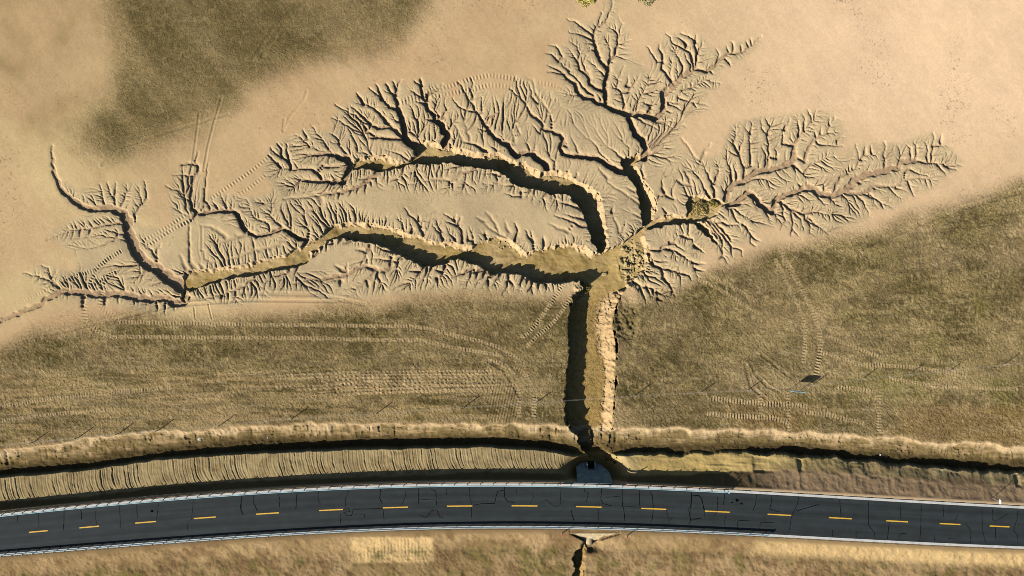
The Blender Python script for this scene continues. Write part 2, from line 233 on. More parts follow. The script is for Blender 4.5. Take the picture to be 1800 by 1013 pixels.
# ------------------------------------------------------------------ channel tree
CH = []; pos = []; par = []; nw = []; nd = []; soft = []; traced = []
def nearest(x, y, lim):
    if not pos: return -1
    a = np.asarray(pos); d = (a[:, 0] - x) ** 2 + (a[:, 1] - y) ** 2; k = int(np.argmin(d))
    return k if d[k] < lim * lim else -1
def resample(pts, step):
    out = [pts[0]]
    for p, q in zip(pts[:-1], pts[1:]):
        L = math.dist(p, q); n = max(1, int(round(L / step)))
        for k in range(1, n + 1): out.append((p[0] + (q[0] - p[0]) * k / n, p[1] + (q[1] - p[1]) * k / n))
    return out
for nm, poly in POLYS.items():
    if nm == 'S': continue
    for p in resample(poly + [poly[0]], 4.0):
        pos.append(p); par.append(-1); nw.append(0); nd.append(0); soft.append(0); traced.append(2)
for row in TR.strip().splitlines():
    o, ws, ds, sf, body = row.split('|')
    ox, oy = (float(v) for v in o.split(',')); w0, w1 = (float(v) for v in ws.split(',')); d0, d1 = (float(v) for v in ds.split(','))
    for ln in body.split(';'):
        pts = [(ox + a / 5.993, oy + b / 5.993) for a, b in P(ln)]
        rp = resample(pts, 2.6); n = len(rp)
        k0 = nearest(rp[0][0], rp[0][1], 9)
        CH.append((len(pos), n)); prev = k0; ph = random.uniform(0, 99); f = random.uniform(.9, 1.3)
        for i, p in enumerate(rp):
            t = i / max(1, n - 1)
            a = .9 * min(1, i / 4)
            jx = a * (math.sin(i * .9 * f + ph) + .7 * math.sin(i * 2.3 + ph * 2)); jy = a * (math.cos(i * .8 + ph) + .7 * math.sin(i * 1.9 * f + ph * 3))
            pos.append((p[0] + jx * .6, p[1] + jy * .6)); par.append(prev); nw.append(w0 + (w1 - w0) * t); nd.append(d0 + (d1 - d0) * t)
            soft.append(float(sf)); traced.append(1); prev = len(pos) - 1
n_tr = len(pos)
chain = np.full(n_tr, -1); 
for c_, (a_, b_) in enumerate(CH): chain[a_:a_ + b_] = c_
pa_ = np.array(pos)
for c_, (a_, b_) in enumerate(CH):
    if par[a_] >= 0: continue
    d_ = np.hypot(pa_[:, 0] - pos[a_][0], pa_[:, 1] - pos[a_][1]); d_[chain == c_] = 1e9
    for k in np.argsort(d_)[:400]:
        if d_[k] > 32: break
        q_ = int(k); ok_ = True; st_ = 0
        while q_ >= 0 and st_ < 6000:
            if chain[q_] == c_: ok_ = False; break
            q_ = par[q_]; st_ += 1
        if ok_: par[a_] = int(k); break

# drainage of the dissected ground: scattered points drain along least-cost paths into the traced channels
from mathutils import kdtree
import heapq
SP = 2.95
ax, ay = np.meshgrid(np.arange(20, 1720, SP), np.arange(-25, 560, SP))
ax = (ax + RNG.uniform(-.55, .55, ax.shape) * SP).ravel(); ay = (ay + RNG.uniform(-.55, .55, ay.shape) * SP).ravel()
m = pts_in_poly(ZONE, ax, ay)
for h in HOLES: m &= ~pts_in_poly(h, ax, ay)
for poly in POLYS.values(): m &= ~pts_in_poly(poly, ax, ay)
ax = ax[m]; ay = ay[m]
zp = np.array(sum([resample(q + [q[0]], 6.0) for q in [ZONE] + HOLES], []))
dz_ = np.full(len(ax), 1e9)
for q in zp: dz_ = np.minimum(dz_, (ax - q[0]) ** 2 + (ay - q[1]) ** 2)
dz_ = np.sqrt(dz_)
cnt = n_tr + len(ax)
NP = np.zeros((cnt, 2)); NP[:n_tr] = pos; NP[n_tr:, 0] = ax; NP[n_tr:, 1] = ay
PAR = np.full(cnt, -1, np.int64); PAR[:n_tr] = par
SOFT = np.zeros(cnt); SOFT[:n_tr] = soft
EDGE = np.ones(cnt); EDGE[n_tr:] = np.clip(dz_ / 18.0, .25, 1)
POT = np.full(cnt, 1e9)
todo = []
def potf(i):
    st = []
    while POT[i] > 1e8:
        if PAR[i] < 0: POT[i] = 0 if traced[i] == 2 else 35; break
        st.append(i); i = PAR[i]
    for j in st[::-1]: POT[j] = POT[PAR[j]] + .52 * math.dist(pos[j], pos[PAR[j]])
for i in range(n_tr): potf(i)
kd = kdtree.KDTree(cnt)
for i in range(cnt): kd.insert((NP[i, 0], NP[i, 1], 0), i)
kd.balance()
hq = [(POT[i], i) for i in range(n_tr)]; heapq.heapify(hq); donef = np.zeros(cnt, bool)
rnd = RNG.uniform(.72, 1.5, cnt) * (1 + .35 * noise(NP[:, 0], NP[:, 1], 18, 15))
while hq:
    d, i = heapq.heappop(hq)
    if donef[i] or d > POT[i]: continue
    donef[i] = True
    for _c, j, dd in kd.find_range((NP[i, 0], NP[i, 1], 0), 6.4):
        if j < n_tr or donef[j]: continue
        nd_ = d + dd ** 1.15 * rnd[j]
        if nd_ < POT[j]: POT[j] = nd_; PAR[j] = i; SOFT[j] = SOFT[i] * .97; heapq.heappush(hq, (nd_, j))
Acc = np.ones(cnt)
order = np.argsort(-POT)
for i in order:
    if i >= n_tr and PAR[i] >= 0 and donef[i]: Acc[PAR[i]] += Acc[i]
for i in np.argsort(-POT[:n_tr]):
    if PAR[i] >= 0: Acc[PAR[i]] += Acc[i]
# smooth the drained paths
gi = np.arange(n_tr, cnt); gi = gi[PAR[gi] >= 0]
for _ in range(3):
    sm = np.zeros((cnt, 2)); wt = np.zeros(cnt)
    np.add.at(sm, PAR[gi], NP[gi] * Acc[gi][:, None]); np.add.at(wt, PAR[gi], Acc[gi])
    has = wt[gi] > 0; g2_ = gi[has]
    NP2 = NP.copy(); NP2[g2_] = .4 * NP[g2_] + .3 * NP[PAR[g2_]] + .3 * sm[g2_] / wt[g2_][:, None]; NP = NP2
print('nodes', n_tr, cnt)
NWID = np.zeros(cnt); NDEP = np.zeros(cnt); NWID[:n_tr] = nw; NDEP[:n_tr] = nd
zs = .5 + .5 * fbm(NP[:, 0], NP[:, 1], 90, 2, 5)          # some areas cut deeper than others
for (a_, b_, c_, d_) in [(980,220,95,50),(1068,345,35,60),(900,385,90,35),(1200,290,60,65),(440,450,70,28),(600,450,50,40),(1560,330,60,25),(1010,385,40,40)]:
    q_ = np.exp(-(((NP[:, 0] - a_) / c_) ** 2 + ((NP[:, 1] - b_) / d_) ** 2) ** 2); SOFT = np.where(np.arange(cnt) >= n_tr, np.maximum(SOFT, .75 * q_), SOFT)
DENS = np.clip(.55 + 1.1 * fbm(NP[:, 0], NP[:, 1], 55, 2, 9), .25, 1); DENS = np.maximum(DENS, np.concatenate([np.ones(n_tr), dz_ < 60]))
g = np.where(Acc < 2, .03, .084 * (np.minimum(Acc, 110) - 1) ** .40) * EDGE * DENS * (.6 + .7 * zs) * (1 - .6 * SOFT)
gr = .66 + .165 * np.minimum(Acc, 110) ** .42
isT = np.zeros(cnt, bool); isT[:n_tr] = True
NDEP = np.where(isT, NDEP * 1.0 + .0, np.minimum(g, .42)); NR = np.where(isT, NWID * .5 + .4, np.minimum(gr, 4.5))
NR = NR * (1 + .22 * noise(NP[:, 0], NP[:, 1], 7, 12)); NP = NP + np.stack([noise(NP[:, 0], NP[:, 1], 8, 13), noise(NP[:, 0], NP[:, 1], 8, 14)], 1) * (.8 + .25 * NR[:, None])
base0 = np.array([t == 2 for t in traced] + [False] * (cnt - n_tr))

# ---- stamp the channels
carve = np.zeros((NY, NX), np.float32)
# segment samples
ii = np.where(~base0 & (PAR > -2) & ((np.arange(cnt) < n_tr) | ((Acc > 1) | (RNG.uniform(0, 1, cnt) < .5))))[0]; pp = PAR[ii]; ok = pp >= 0
s_x, s_y, s_r, s_d, s_s = [NP[ii, 0]], [NP[ii, 1]], [NR[ii]], [NDEP[ii]], [SOFT[ii]]
ii2, pp2 = ii[ok], pp[ok]
for f in (.33, .67):
    p_r = np.where(base0[pp2], NR[ii2], NR[pp2]); p_d = np.where(base0[pp2], NDEP[ii2], np.where(NDEP[pp2] > NDEP[ii2] * 3, NDEP[ii2] * 1.3, NDEP[pp2]))
    p_r = np.where(p_r > NR[ii2] * 2, NR[ii2] * 1.2, p_r)
    s_x.append(NP[ii2, 0] * (1 - f) + NP[pp2, 0] * f); s_y.append(NP[ii2, 1] * (1 - f) + NP[pp2, 1] * f)
    s_r.append(NR[ii2] * (1 - f) + p_r * f); s_d.append(NDEP[ii2] * (1 - f) + p_d * f); s_s.append(SOFT[ii2])
s_x, s_y, s_r, s_d, s_s = map(np.concatenate, (s_x, s_y, s_r, s_d, s_s))
def prof(t, trench, so):
    a = 1 - .74 * sstep(.4, 1.1, t)                     # sharp inner cut
    b = .26 * np.clip(1 - (t - 1.1) / 2.0, 0, 1) ** 1.6
    p = np.where(t < 1.1, a, b)
    q = 1 - .9 * sstep(.75, 1.2, t); q2 = .10 * np.clip(1 - (t - 1.2) / .8, 0, 1)
    q = np.where(t < 1.2, q, q2)
    o = np.exp(-(t / 1.15) ** 2)
    p = p * (1 - trench) + q * trench
    return p * (1 - so) + o * so
def stamp(sel, W):
    x = s_x[sel]; y = s_y[sel]; r = s_r[sel]; d = s_d[sel]; so_ = s_s[sel]
    cx = ((x - GX0) / ST).astype(int); cy = ((y - GY0) / ST).astype(int)
    off = np.arange(-W, W + 1)
    for a in range(0, len(x), 6000):
        e = slice(a, a + 6000)
        IX = cx[e][:, None, None] + off[None, None, :] + 0 * off[None, :, None]; IY = cy[e][:, None, None] + off[None, :, None] + 0 * off[None, None, :]
        dd = np.sqrt((GX0 + IX * ST - x[e][:, None, None]) ** 2 + (GY0 + IY * ST - y[e][:, None, None]) ** 2) / r[e][:, None, None]
        tr = np.clip((r[e] - 2.6) / 2.0, 0, 1)[:, None, None]
        v = d[e][:, None, None] * prof(dd, tr, so_[e][:, None, None])
        mk = (v > .004) & (IX >= 0) & (IX < NX) & (IY >= 0) & (IY < NY)
        np.maximum.at(carve, (IY[mk], IX[mk]), v[mk].astype(np.float32))
for lo, hi in ((0, 1.4), (1.4, 2.0), (2.0, 3.2), (3.2, 5), (5, 16)):
    sel = np.where((s_r >= lo) & (s_r < hi))[0]
    if len(sel): stamp(sel, int(math.ceil((hi * 3.0 if hi < 6 else 24) / ST)))
print('stamped')

# ---- wide gullies
warp = 3.4 * fbm(X, Y, 24, 3, 31) + 2.6 * noise(X, Y, 6.5, 77) + 1.0 * noise(X, Y, 3.2, 78)
deep = np.zeros((NY, NX), np.float32); floorm = np.zeros((NY, NX), np.float32)
ch = carve.copy()
dctrl = None
num = 0; den = 0
for (a, b, d) in DEP:
    wgt = 1.0 / ((X - a) ** 2 + (Y - b) ** 2 + 60.0) ** 1.6
    num = num + wgt * d; den = den + wgt
dctrl = (num / den).astype(np.float32)
for nm, poly in POLYS.items():
    dist = np.full((NY, NX), 99.0, np.float32); sx = np.zeros((NY, NX), np.float32); sy = np.zeros((NY, NX), np.float32)
    n = len(poly)
    for i in range(n): seg_field(dist, sx, sy, poly[i], poly[(i + 1) % n], 40)
    ins = in_poly(poly, gx, gy)
    sdist = np.where(ins, dist, -dist)
    # the bank lies in direction (sx,sy) from an inside cell; sunlit banks (towards upper right) are worn back
    nn = np.sqrt(sx * sx + sy * sy) + 1e-6
    face = np.clip((sx * .82 - sy * .57) / nn, -1, 1)
    bw = 1.8 + (1.5 + 9 * np.clip(.4 + 1.1 * fbm(X, Y, 34, 3, 33), 0, 1)) * sstep(.0, .9, face)
    if nm in ('A',): bw = np.where((Y > 510) & (face > 0), 3 + (9 + 14 * np.clip(.5 + fbm(X, Y, 50, 3, 34), 0, 1)) * sstep(0, .7, face), bw)
    if nm == 'S': bw = 2.5 + 8 * sstep(0, .9, face)
    sdist = sdist + warp * np.where(face > 0, 1.0, .8 + 1.0 * (Y > 520))
    t = np.clip(sdist / bw, 0, 1)
    pf = np.where(face > 0, t ** .85, t)
    dep = dctrl * pf
    # talus and floor relief
    fl = sstep(.9, 1.6, sdist / bw)
    dep = dep - fl * (.10 * fbm(X, Y, 30, 4, 3) + .05) + np.where(t >= 1, .0, 0)
    dep = np.where(sdist > 0, dep, 0)
    deep = np.maximum(deep, dep); floorm = np.maximum(floorm, fl * (sdist > 0))
carve = np.maximum(carve, deep)

print('section')
# ------------------------------------------------------------------ base land and road section
def section(x, y, fine=True):
    """road embankment, bench, ditch and field; photograph pixel coords"""
    yn = yN(x); ys = yS(x); xc = np.clip(x, TX[0], TX[-1]); dx = yn - yN(xc)
    rim = tb(RIM, xc) + dx; dit = tb(DIT, xc) + dx; btp = tb(BTP, xc) + dx; bbt = tb(BBT, xc) + dx
    if fine:
        rim = rim + 6.5 * fbm(x, y * .3, 34, 3, 61) + .5 * noise(x, y * .2, 4, 62) + 1.6 * noise(x, y * .3, 9, 67); dit = dit + 3.5 * fbm(x, y * .2, 40, 4, 65)
        btp = btp + (2 + 4 * sstep(1080, 1200, x)) * fbm(x, y * .2, 16, 4, 63)
        bbt = bbt + 3 * fbm(x, y * .2, 30, 3, 64)
    z = np.zeros_like(x) + 0.0
    rt = sstep(1080, 1250, x)
    dz = -1.55 + .15 * np.sin(x / 140.0) + rt * (.35 + .25 * np.sin(x / 47.0))
    z = np.where(y > rim, np.minimum(0, dz * (.42 * np.clip((y - rim) / 6.0, 0, 1) + .58 * np.clip((y - rim) / (dit - rim), 0, 1))), z)
    z = np.where(y > dit, dz - .12 * np.clip((y - dit) / (btp - dit), 0, 1), z)
    t = np.clip((y - btp + 4.5) / 4.5, 0, 1)
    rr = sstep(1260, 1420, x)
    bz = -.22 + .15 * sstep(btp, bbt, y) - .25 * rt * (1 - rr) + rr * .75 * np.clip((y - btp) / (bbt - btp), 0, 1)
    z = np.where(y > btp - 4.5, z + (bz - z) * t, z)
    z = np.where(y > btp, bz, z)
    sh = yn - 8.5
    z = np.where(y > bbt, bz + (ROAD_Z - bz) * np.clip((y - bbt) / (sh - bbt), 0, 1), z)
    z = np.where(y > sh, ROAD_Z, z)
    so1 = ys + 8; so2 = ys + 46
    z = np.where(y > so1, ROAD_Z + (.25 - ROAD_Z) * sstep(so1, so2, y) ** .9, z)
    z = np.where(y > so2, .25 - .35 * sstep(so2, so2 + 60, y), z)
    under = sstep(yn - 5, yn - 2.5, y) * (1 - sstep(ys + 2.5, ys + 5, y))
    z = z - .12 * under
    return z, rim, dit, btp, bbt, sh, under
base, rim, dit, btp, bbt, shd, under = section(X, Y)
base = base.astype(np.float32)
land = 1 - sstep(rim - 6, rim + 2, Y)

# the culvert cut: pit north of the road, outlet basin south of it
pit = (1 - sstep(.0, 1.0, np.sqrt(((X - 1046) / 46) ** 2 + ((Y - 828) / 30) ** 2) - .45))
pit = np.where(Y < yN(X) - 6, pit, 0)
pit = blur(pit.astype(np.float32), 2)
base_pit = base * (1 - pit) + np.minimum(base, -2.9) * pit
base = base_pit
# main gully runs on to the pit through the ditch
leftcut = np.where(X < 1014, 0, 0)
opit = 1 - sstep(.35, 1.0, np.sqrt(((X - 1040) / 22) ** 2 + ((Y - 958) / 17) ** 2))
opit = np.where(Y > yS(X) + 6, opit, 0)
fan = in_poly(P('1000,928 1090,928 1090,935 1063,946 1047,953 1030,952 1020,946 1000,935'), gx, gy)
base = np.where(fan & (Y > yS(X) + 5), np.minimum(base, ROAD_Z - .10 - (Y - 934).clip(0) / 19 * 1.72), base)
base = base * (1 - opit) + np.minimum(base, -.55) * opit

und = .22 * fbm(X, Y, 260, 3, 1) + .05 * fbm(X, Y, 60, 3, 2)
carve_l = carve * np.where(Y > rim + 4, np.clip(deep / (carve + 1e-4), 0, 1), 1)
carve_l = np.where(Y > rim, np.maximum(0, np.minimum(carve_l, deep + 0) + np.minimum(base, 0)), carve_l)
z = base + und * land - carve_l

# grass density, used for relief and colour
GT = [(-150,615),(0,598),(60,576),(150,560),(300,556),(500,546),(640,532),(800,520),(1000,516),(1120,530),(1200,500),(1300,468),(1450,420),(1600,368),(1800,312),(1950,270)]
gtop = np.interp(X, [a for a, b in GT], [b for a, b in GT])
wv = fbm(X, Y, 120, 4, 41)
g1 = sstep(-18, 30, Y - gtop + 26 * wv) * land
PU = P("165,-150 760,-150 740,20 700,90 590,125 470,135 400,195 330,225 270,268 185,285 120,262 135,205 205,170 215,100 190,40")
gm = in_poly(PU, gx, gy).astype(np.float32)
g2 = blur(gm, 36) ; g2 = sstep(.1, 1.0, g2 + .30 * wv + .10 * fbm(X * .6 + Y * .8, (Y * .6 - X * .8) * 6, 90, 3, 121))
g2 = g2 * (.74 + .26 * sstep(-.35, .3, fbm(X * .77 - Y * .64, (Y * .77 + X * .64) * .22, 40, 4, 123)) )
grass = np.clip(g1 * (.94 + .25 * fbm(X, Y * 1.6, 90, 4, 43)) + g2 * 1.0, 0, 1)
fine = fbm(X, Y, 5.0, 3, 51); fine2 = noise(X, Y, 2.6, 52)
z = z + grass * (1 - .5 * g2) * (.030 * fine + .040 * fine2 + .05 * fbm(X, Y, 11, 3, 54)) * (carve_l < .1)
z = z + .004 * fine2 + .010 * fbm(X, Y, 14, 2, 53)
zone = blur(in_poly(ZONE, gx, gy).astype(np.float32), 7)
soft_r = fbm(X * .8 + Y * .6, (Y * .8 - X * .6) * .45, 16, 4, 55)
z = z - zone * (.035 * np.abs(soft_r)) * (deep < .05)

# ribs raked across the bench left of the culvert
ribm = sstep(btp - 1, btp + 3, Y) * (1 - sstep(bbt - 3, bbt + 1, Y)) * (1 - sstep(985, 1000, X))
v = (Y - btp) / (bbt - btp)
bow = 9 * (v - .2) ** 2 * np.sign(v - .2) * 1.0 + 1.2 * v
ph = X - bow * 1.6 + 5.0 * noise(X, X * 0, 31, 71) + 1.6 * fbm(X, Y, 12, 2, 72)
amp = (.6 + .5 * noise(X, X * 0 + 3, 9, 73)) * np.clip(1.0 + .7 * fbm(X, Y, 38, 3, 140), .55, 1.3)
rib = .8 * np.abs(np.sin(ph * math.pi / 6.3)) ** .7 + .75 * np.abs(np.sin(ph * math.pi / 3.7 + 1))
z = z - ribm * (amp * .14 * (1.2 - rib) + .07 * fbm(X, Y, 10, 4, 141))
lines = .06 * noise(X * .12 + 3, (Y - yN(X)), 3.4, 74) * sstep(-.3, .3, noise(X, Y, 60, 79))
rb = sstep(btp, btp + 4, Y) * (1 - sstep(bbt, bbt + 5, Y)) * sstep(1090, 1120, X)
z = z + rb * (lines + .30 * fbm(X, Y, 24, 5, 75) - .25 * sstep(.55, .8, noise(X, Y * .15, 19, 76)))
# gullied rim of the terrace
rimm = sstep(rim - 3, rim + 4, Y) * (1 - sstep(dit - 6, dit, Y))
rg = noise(X, Y * .35, 5.5, 81); rg2 = noise(X, Y * .25, 19, 82)
rtx = sstep(1050, 1150, X)
rgm = .5 + .5 * noise(X, X * 0, 130, 80)
z = z - rimm * rgm * (1 - .5 * rtx) * 1.2 * (.34 * np.clip(rg - .2, 0, 1) + .7 * np.clip(rg2 - .5, 0, 1)) + rimm * (.12 * fbm(X, Y, 7, 4, 83) + .10 * fbm(X, Y, 30, 4, 89) + .10 * (noise(X, Y, 3.4, 146) > .45) * (.5 + noise(X, Y, 25, 147)) + .09 * fbm(X * .15, Y, 4, 3, 90))
ditm = sstep(dit - 2, dit + 2, Y) * (1 - sstep(btp - 6, btp - 3, Y))
z = z + ditm * .22 * fbm(X, Y, 7, 4, 84)
slp = sstep(bbt - 2, bbt + 3, Y) * (1 - sstep(shd - 6, shd, Y))
z = z + slp * (.14 * fbm(X, Y, 10, 4, 85) - .10 * np.abs(noise(X, Y * .3, 11, 86)))
sth = sstep(0, 1, (Y - yS(X) - 9) / 8)
z = z + sth * (.05 * fine + .15 * fbm(X, Y, 10, 5, 87))
# rough rubble at the confluence and slumps along the trunk's east bank
rub = np.exp(-(((X - 1112) / 24) ** 2 + ((Y - 462) / 34) ** 2) ** 1.5)
rub = rub + .8 * np.exp(-(((X - 1233) / 22) ** 2 + ((Y - 364) / 16) ** 2) ** 2) + .7 * np.exp(-(((X - 1022) / 14) ** 2 + ((Y - 512) / 16) ** 2) ** 2)
rub = np.clip(rub, 0, 1)
z = z + rub * (.55 * fbm(X, Y, 11, 4, 91) + .25 * (noise(X, Y, 4, 92) > .3))
slump = sstep(.1, .5, deep) * (1 - floorm)
z = z + slump * (.19 * fbm(X, Y, 6, 4, 93) + .16 * fbm(X, Y, 16, 3, 145) + .14 * (noise(X, Y, 3.5, 98) > .25))
nb = blur(slump.astype(np.float32), 4); z = z + nb * floorm * (.30 * fbm(X, Y, 8, 4, 99) + .10 * (noise(X, Y, 4, 100) > .35))
z = z + floorm * (.13 * fbm(X, Y * 1.5, 14, 5, 94))
est = np.exp(-(((X - 1105) / 24) ** 2 + ((Y - 560) / 40) ** 2) ** 2)
est = np.exp(-(((X - 1101) / 21) ** 2 + ((Y - 562) / 40) ** 2) ** 3)
z = z - est * (.30 + .38 * fbm(X, Y, 12, 4, 95) + .14 * noise(X, Y, 5, 97)) * (deep < .05)
tm = np.exp(-(((X - 1140) / 60) ** 2 + ((Y - 660) / 75) ** 2) ** 2) * land
z = z + tm * .13 * fbm(X, Y, 13, 3, 96)

# ---- wheel and track marks (pressed cleats)
TRACKS = [
 (7,5.2,.05,"212,566 300,568 400,570 520,572 640,573 720,574 750,577 800,590 850,602 880,612 925,640"), (7,5.2,.04,"205,592 300,593 420,594 560,595 660,598 735,598 800,612 880,625"),
 (8,5.5,.09,"150,520 147,545 150,565 165,580 185,590 207,595"), (7,5.5,.08,"178,515 175,540 190,550 212,568"),
 (8,5.0,.10,"108,500 130,487 165,475"), (8,5.0,.10,"165,475 190,455 215,440"), (8,5.2,.10,"155,505 180,490 205,478"), (6,5.2,.10,"155,500 168,480"),(6,5.2,.10,"175,508 195,480"),
 (7,5.8,.07,"250,425 290,402 330,375 360,365"), (7,5.8,.07,"235,450 270,425 300,405 340,385"), (7,5.2,.03,"40,530 100,502"), (7,6,.05,"370,350 400,330 450,295 500,250"),
 (7,6,.04,"400,355 440,330 470,305"),
 (8,6,.07,"700,180 740,165 790,152 830,138 865,132 900,138 930,148"), (8,6,.07,"700,183 760,170 800,163 860,150 890,152 915,165"), (7,6,.06,"945,145 975,150 1000,165"), (7,6,.06,"940,165 985,178"),
 (8,4.6,.07,"990,500 970,530 950,560 930,585 915,595"), (7,4.6,.06,"1005,520 990,545 970,570 945,590 925,610"),
 (9,5.2,.08,"1372,440 1398,490 1415,520 1430,550 1440,580 1442,610 1438,640 1432,670"), (8,5.2,.07,"1362,455 1380,490 1397,525 1412,560 1416,600 1412,640"),
 (7,5,.05,"1225,490 1255,503 1290,525 1330,550"), (7,5,.04,"1240,480 1280,500 1330,530"), (7,5,.05,"1450,590 1500,610 1550,630"), (7,5,.05,"1440,618 1480,630 1540,650"),
 (9,5,.09,"1250,700 1290,705 1340,710 1400,712 1420,715"), (9,5,.09,"1240,727 1300,732 1360,735 1390,745"), (8,5,.06,"1410,725 1460,730 1520,745"), (8,5,.07,"1545,695 1545,740 1545,765"),
 (8,5,.06,"1470,680 1500,683 1540,690"), (8,5,.05,"1500,640 1600,645 1700,660"), (7,5,.04,"1560,665 1650,680 1790,685"), (8,5,.06,"1335,690 1338,735"),(8,5,.06,"1385,690 1388,760"),
 (9,5,.07,"912,690 912,735"), (9,5,.07,"940,695 938,735"), (7,5,.06,"855,632 885,640 900,655 912,675 920,690"), (7,5,.06,"905,645 925,660 935,680 945,700"),
 (7,4.5,.04,"0,715 100,700 200,690 300,682"), (7,4.5,.04,"0,740 100,728 200,720"),
 (7,5,.045,"-120,640 -130,650"), (8,5,.05,"1430,230 1400,200")]
tmask = np.zeros((NY, NX), np.float32)
for k_ in range(8):
    yy_ = 652 + k_ * 5.2; TRACKS.append((3.6, 7 + k_ % 3, .05, '%d,%.1f 640,%.1f 760,%.1f 870,%.1f' % (480 + 40 * (k_ % 4), yy_ + 8, yy_ + 3, yy_ + 1, yy_)))
for wd, sp, am, s in TRACKS:
    am *= 1.4
    pts = P(s); acc = 0.0
    for p, q in zip(pts[:-1], pts[1:]):
        L = math.dist(p, q)
        dist = np.full((1, 1), 0)
        rad = wd / 2 + 2
        a0 = max(idx(min(p[0], q[0]) - rad, GX0), 0); a1 = min(idx(max(p[0], q[0]) + rad, GX0) + 2, NX)
        b0 = max(idx(min(p[1], q[1]) - rad, GY0), 0); b1 = min(idx(max(p[1], q[1]) + rad, GY0) + 2, NY)
        if a1 <= a0 or b1 <= b0: acc += L; continue
        xs = X[b0:b1, a0:a1]; ys = Y[b0:b1, a0:a1]; dx = (q[0] - p[0]) / L; dy = (q[1] - p[1]) / L
        u = (xs - p[0]) * dx + (ys - p[1]) * dy; vv = np.abs((ys - p[1]) * dx - (xs - p[0]) * dy)
        mk = (u >= 0) & (u < L)
        env = (1 - sstep(wd / 2 - 1, wd / 2 + .6, vv)) * mk
        h = am * 1.4 * np.clip(.85 + .5 * noise(xs, ys, 23, 131) + .3 * noise(xs, ys, 6, 132), .35, 1.4) * (np.abs(((u + acc) / sp) % 1 - .5) * 2 - .6)
        z[b0:b1, a0:a1] += env * h * (deep[b0:b1, a0:a1] < .05); tmask[b0:b1, a0:a1] = np.maximum(tmask[b0:b1, a0:a1], env)
        acc += L
# smooth ruts
for wd, am, s in [(3,.05,"350,200 345,240 338,290 335,330"),(3,.06,"390,170 375,220 365,260 358,300"),(3,.05,"333,400 333,460"),(4,.04,"500,210 498,230 510,205 535,175 540,160"),
                  (3,.05,"355,440 355,400"),(4,.05,"180,290 210,260 300,230 400,200"),(5,.05,"100,600 300,530 420,515 560,518 640,535"),(4,.05,"80,590 300,538 430,528 600,530"),
                  (6,.07,"1440,470 1550,420 1680,370 1800,335"),(6,.06,"1330,520 1400,490 1500,450"),(4,.05,"460,100 500,40 540,0"),(4,.05,"440,110 480,50 520,10"),
                  (5,.05,"860,635 885,650 905,680 915,700"),(4,.06,"1320,640 1330,660 1350,680 1370,690"),(4,.06,"1340,625 1360,640 1385,660"),(4,.06,"1310,640 1320,680 1345,700"),
                  (2,.06,"341,540 343,560"),(2,.06,"366,535 372,560"),(4,.03,"0,690 200,675 400,660 600,650 880,650"),(4,.03,"0,700 200,688 400,672 600,665 880,665"),
                  (4,.03,"200,700 400,683 600,676 870,680"),(3,.035,"600,655 880,654"),(3,.035,"600,660 880,660"),(3,.035,"640,672 880,672"),(3,.04,"560,690 860,678 900,678")]:
    pts = P(s); dist = np.full((NY, NX), 99.0, np.float32); am *= 1.0
    for p, q in zip(pts[:-1], pts[1:]): seg_field(dist, None, None, p, q, wd * 2 + 2)
    z -= am * (1 - sstep(wd * .3, wd * .9, dist)) * (deep < .05); z += am * .4 * np.exp(-((dist - wd * 1.1) / 1.5) ** 2) * (deep < .05)
# combed ground left of the trunk, scraper lines
cm = sstep(845, 870, X) * (1 - sstep(905, 915, X)) * sstep(655, 690, Y) * (1 - sstep(738, 746, Y))
z += cm * .035 * np.sin((X + (Y - 660) * .22) * 2 * math.pi / 5.0)
cm = sstep(615, 622, X) * (1 - sstep(755, 768, X)) * sstep(938, 944, Y) * (1 - sstep(985, 992, Y))
z += cm * .045 * (np.abs(np.sin((X + 2 * fbm(X, Y, 20, 2, 133)) * math.pi / 6)) + .6 * np.abs(np.sin((Y + 2 * fbm(X, Y, 20, 2, 134)) * math.pi / 8))) * (.5 + noise(X, Y, 17, 135))
z += (carve > .15) * (deep < .05) * sstep(.15, .4, carve) * (.10 * fbm(X, Y, 7, 3, 130))
# keep the road bed clear
z = np.where(under > .02, np.minimum(z, ROAD_Z - .10), z).astype(np.float32)
Z = z

# ------------------------------------------------------------------ colour of the ground (albedo, with shade painted into the rills)
def lin(r, g_, b): return np.array([(v / 255.0) ** 2.2 for v in (r, g_, b)], np.float32)
def mix(a, b, m): return a + (b - a) * m[..., None]
col = np.zeros((NY, NX, 3), np.float32) + lin(193, 164, 121)
big = fbm(X, Y, 300, 4, 101)
pale = np.exp(-(((X - 1760) / 430) ** 2 + ((Y - 60) / 190) ** 2))
col = mix(col, lin(230, 196, 154), np.clip(.35 * sstep(700, 1500, X) + .9 * pale, 0, 1) * (1 - .0 * Y))
col = mix(col, lin(186, 152, 112), sstep(-.1, .5, fbm(X, Y * 1.8, 170, 4, 102)) * (.5 - .4 * sstep(900, 1300, X)))
col = mix(col, lin(205, 180, 130), sstep(0, .5, fbm(X * .8, Y, 140, 3, 103)) * (1 - sstep(300, 500, X)) * .8)
zz = sstep(.35, 1, zone)
col = mix(col, lin(186, 166, 126), zz * .75)
col = mix(col, lin(164, 146, 114), zz * sstep(-.1, .6, fbm(X, Y, 60, 4, 104)) * .55)
yel = np.exp(-(((X - 45) / 75) ** 2 + ((Y - 515) / 35) ** 2) ** 2)
col = mix(col, lin(200, 178, 128), yel * .6)
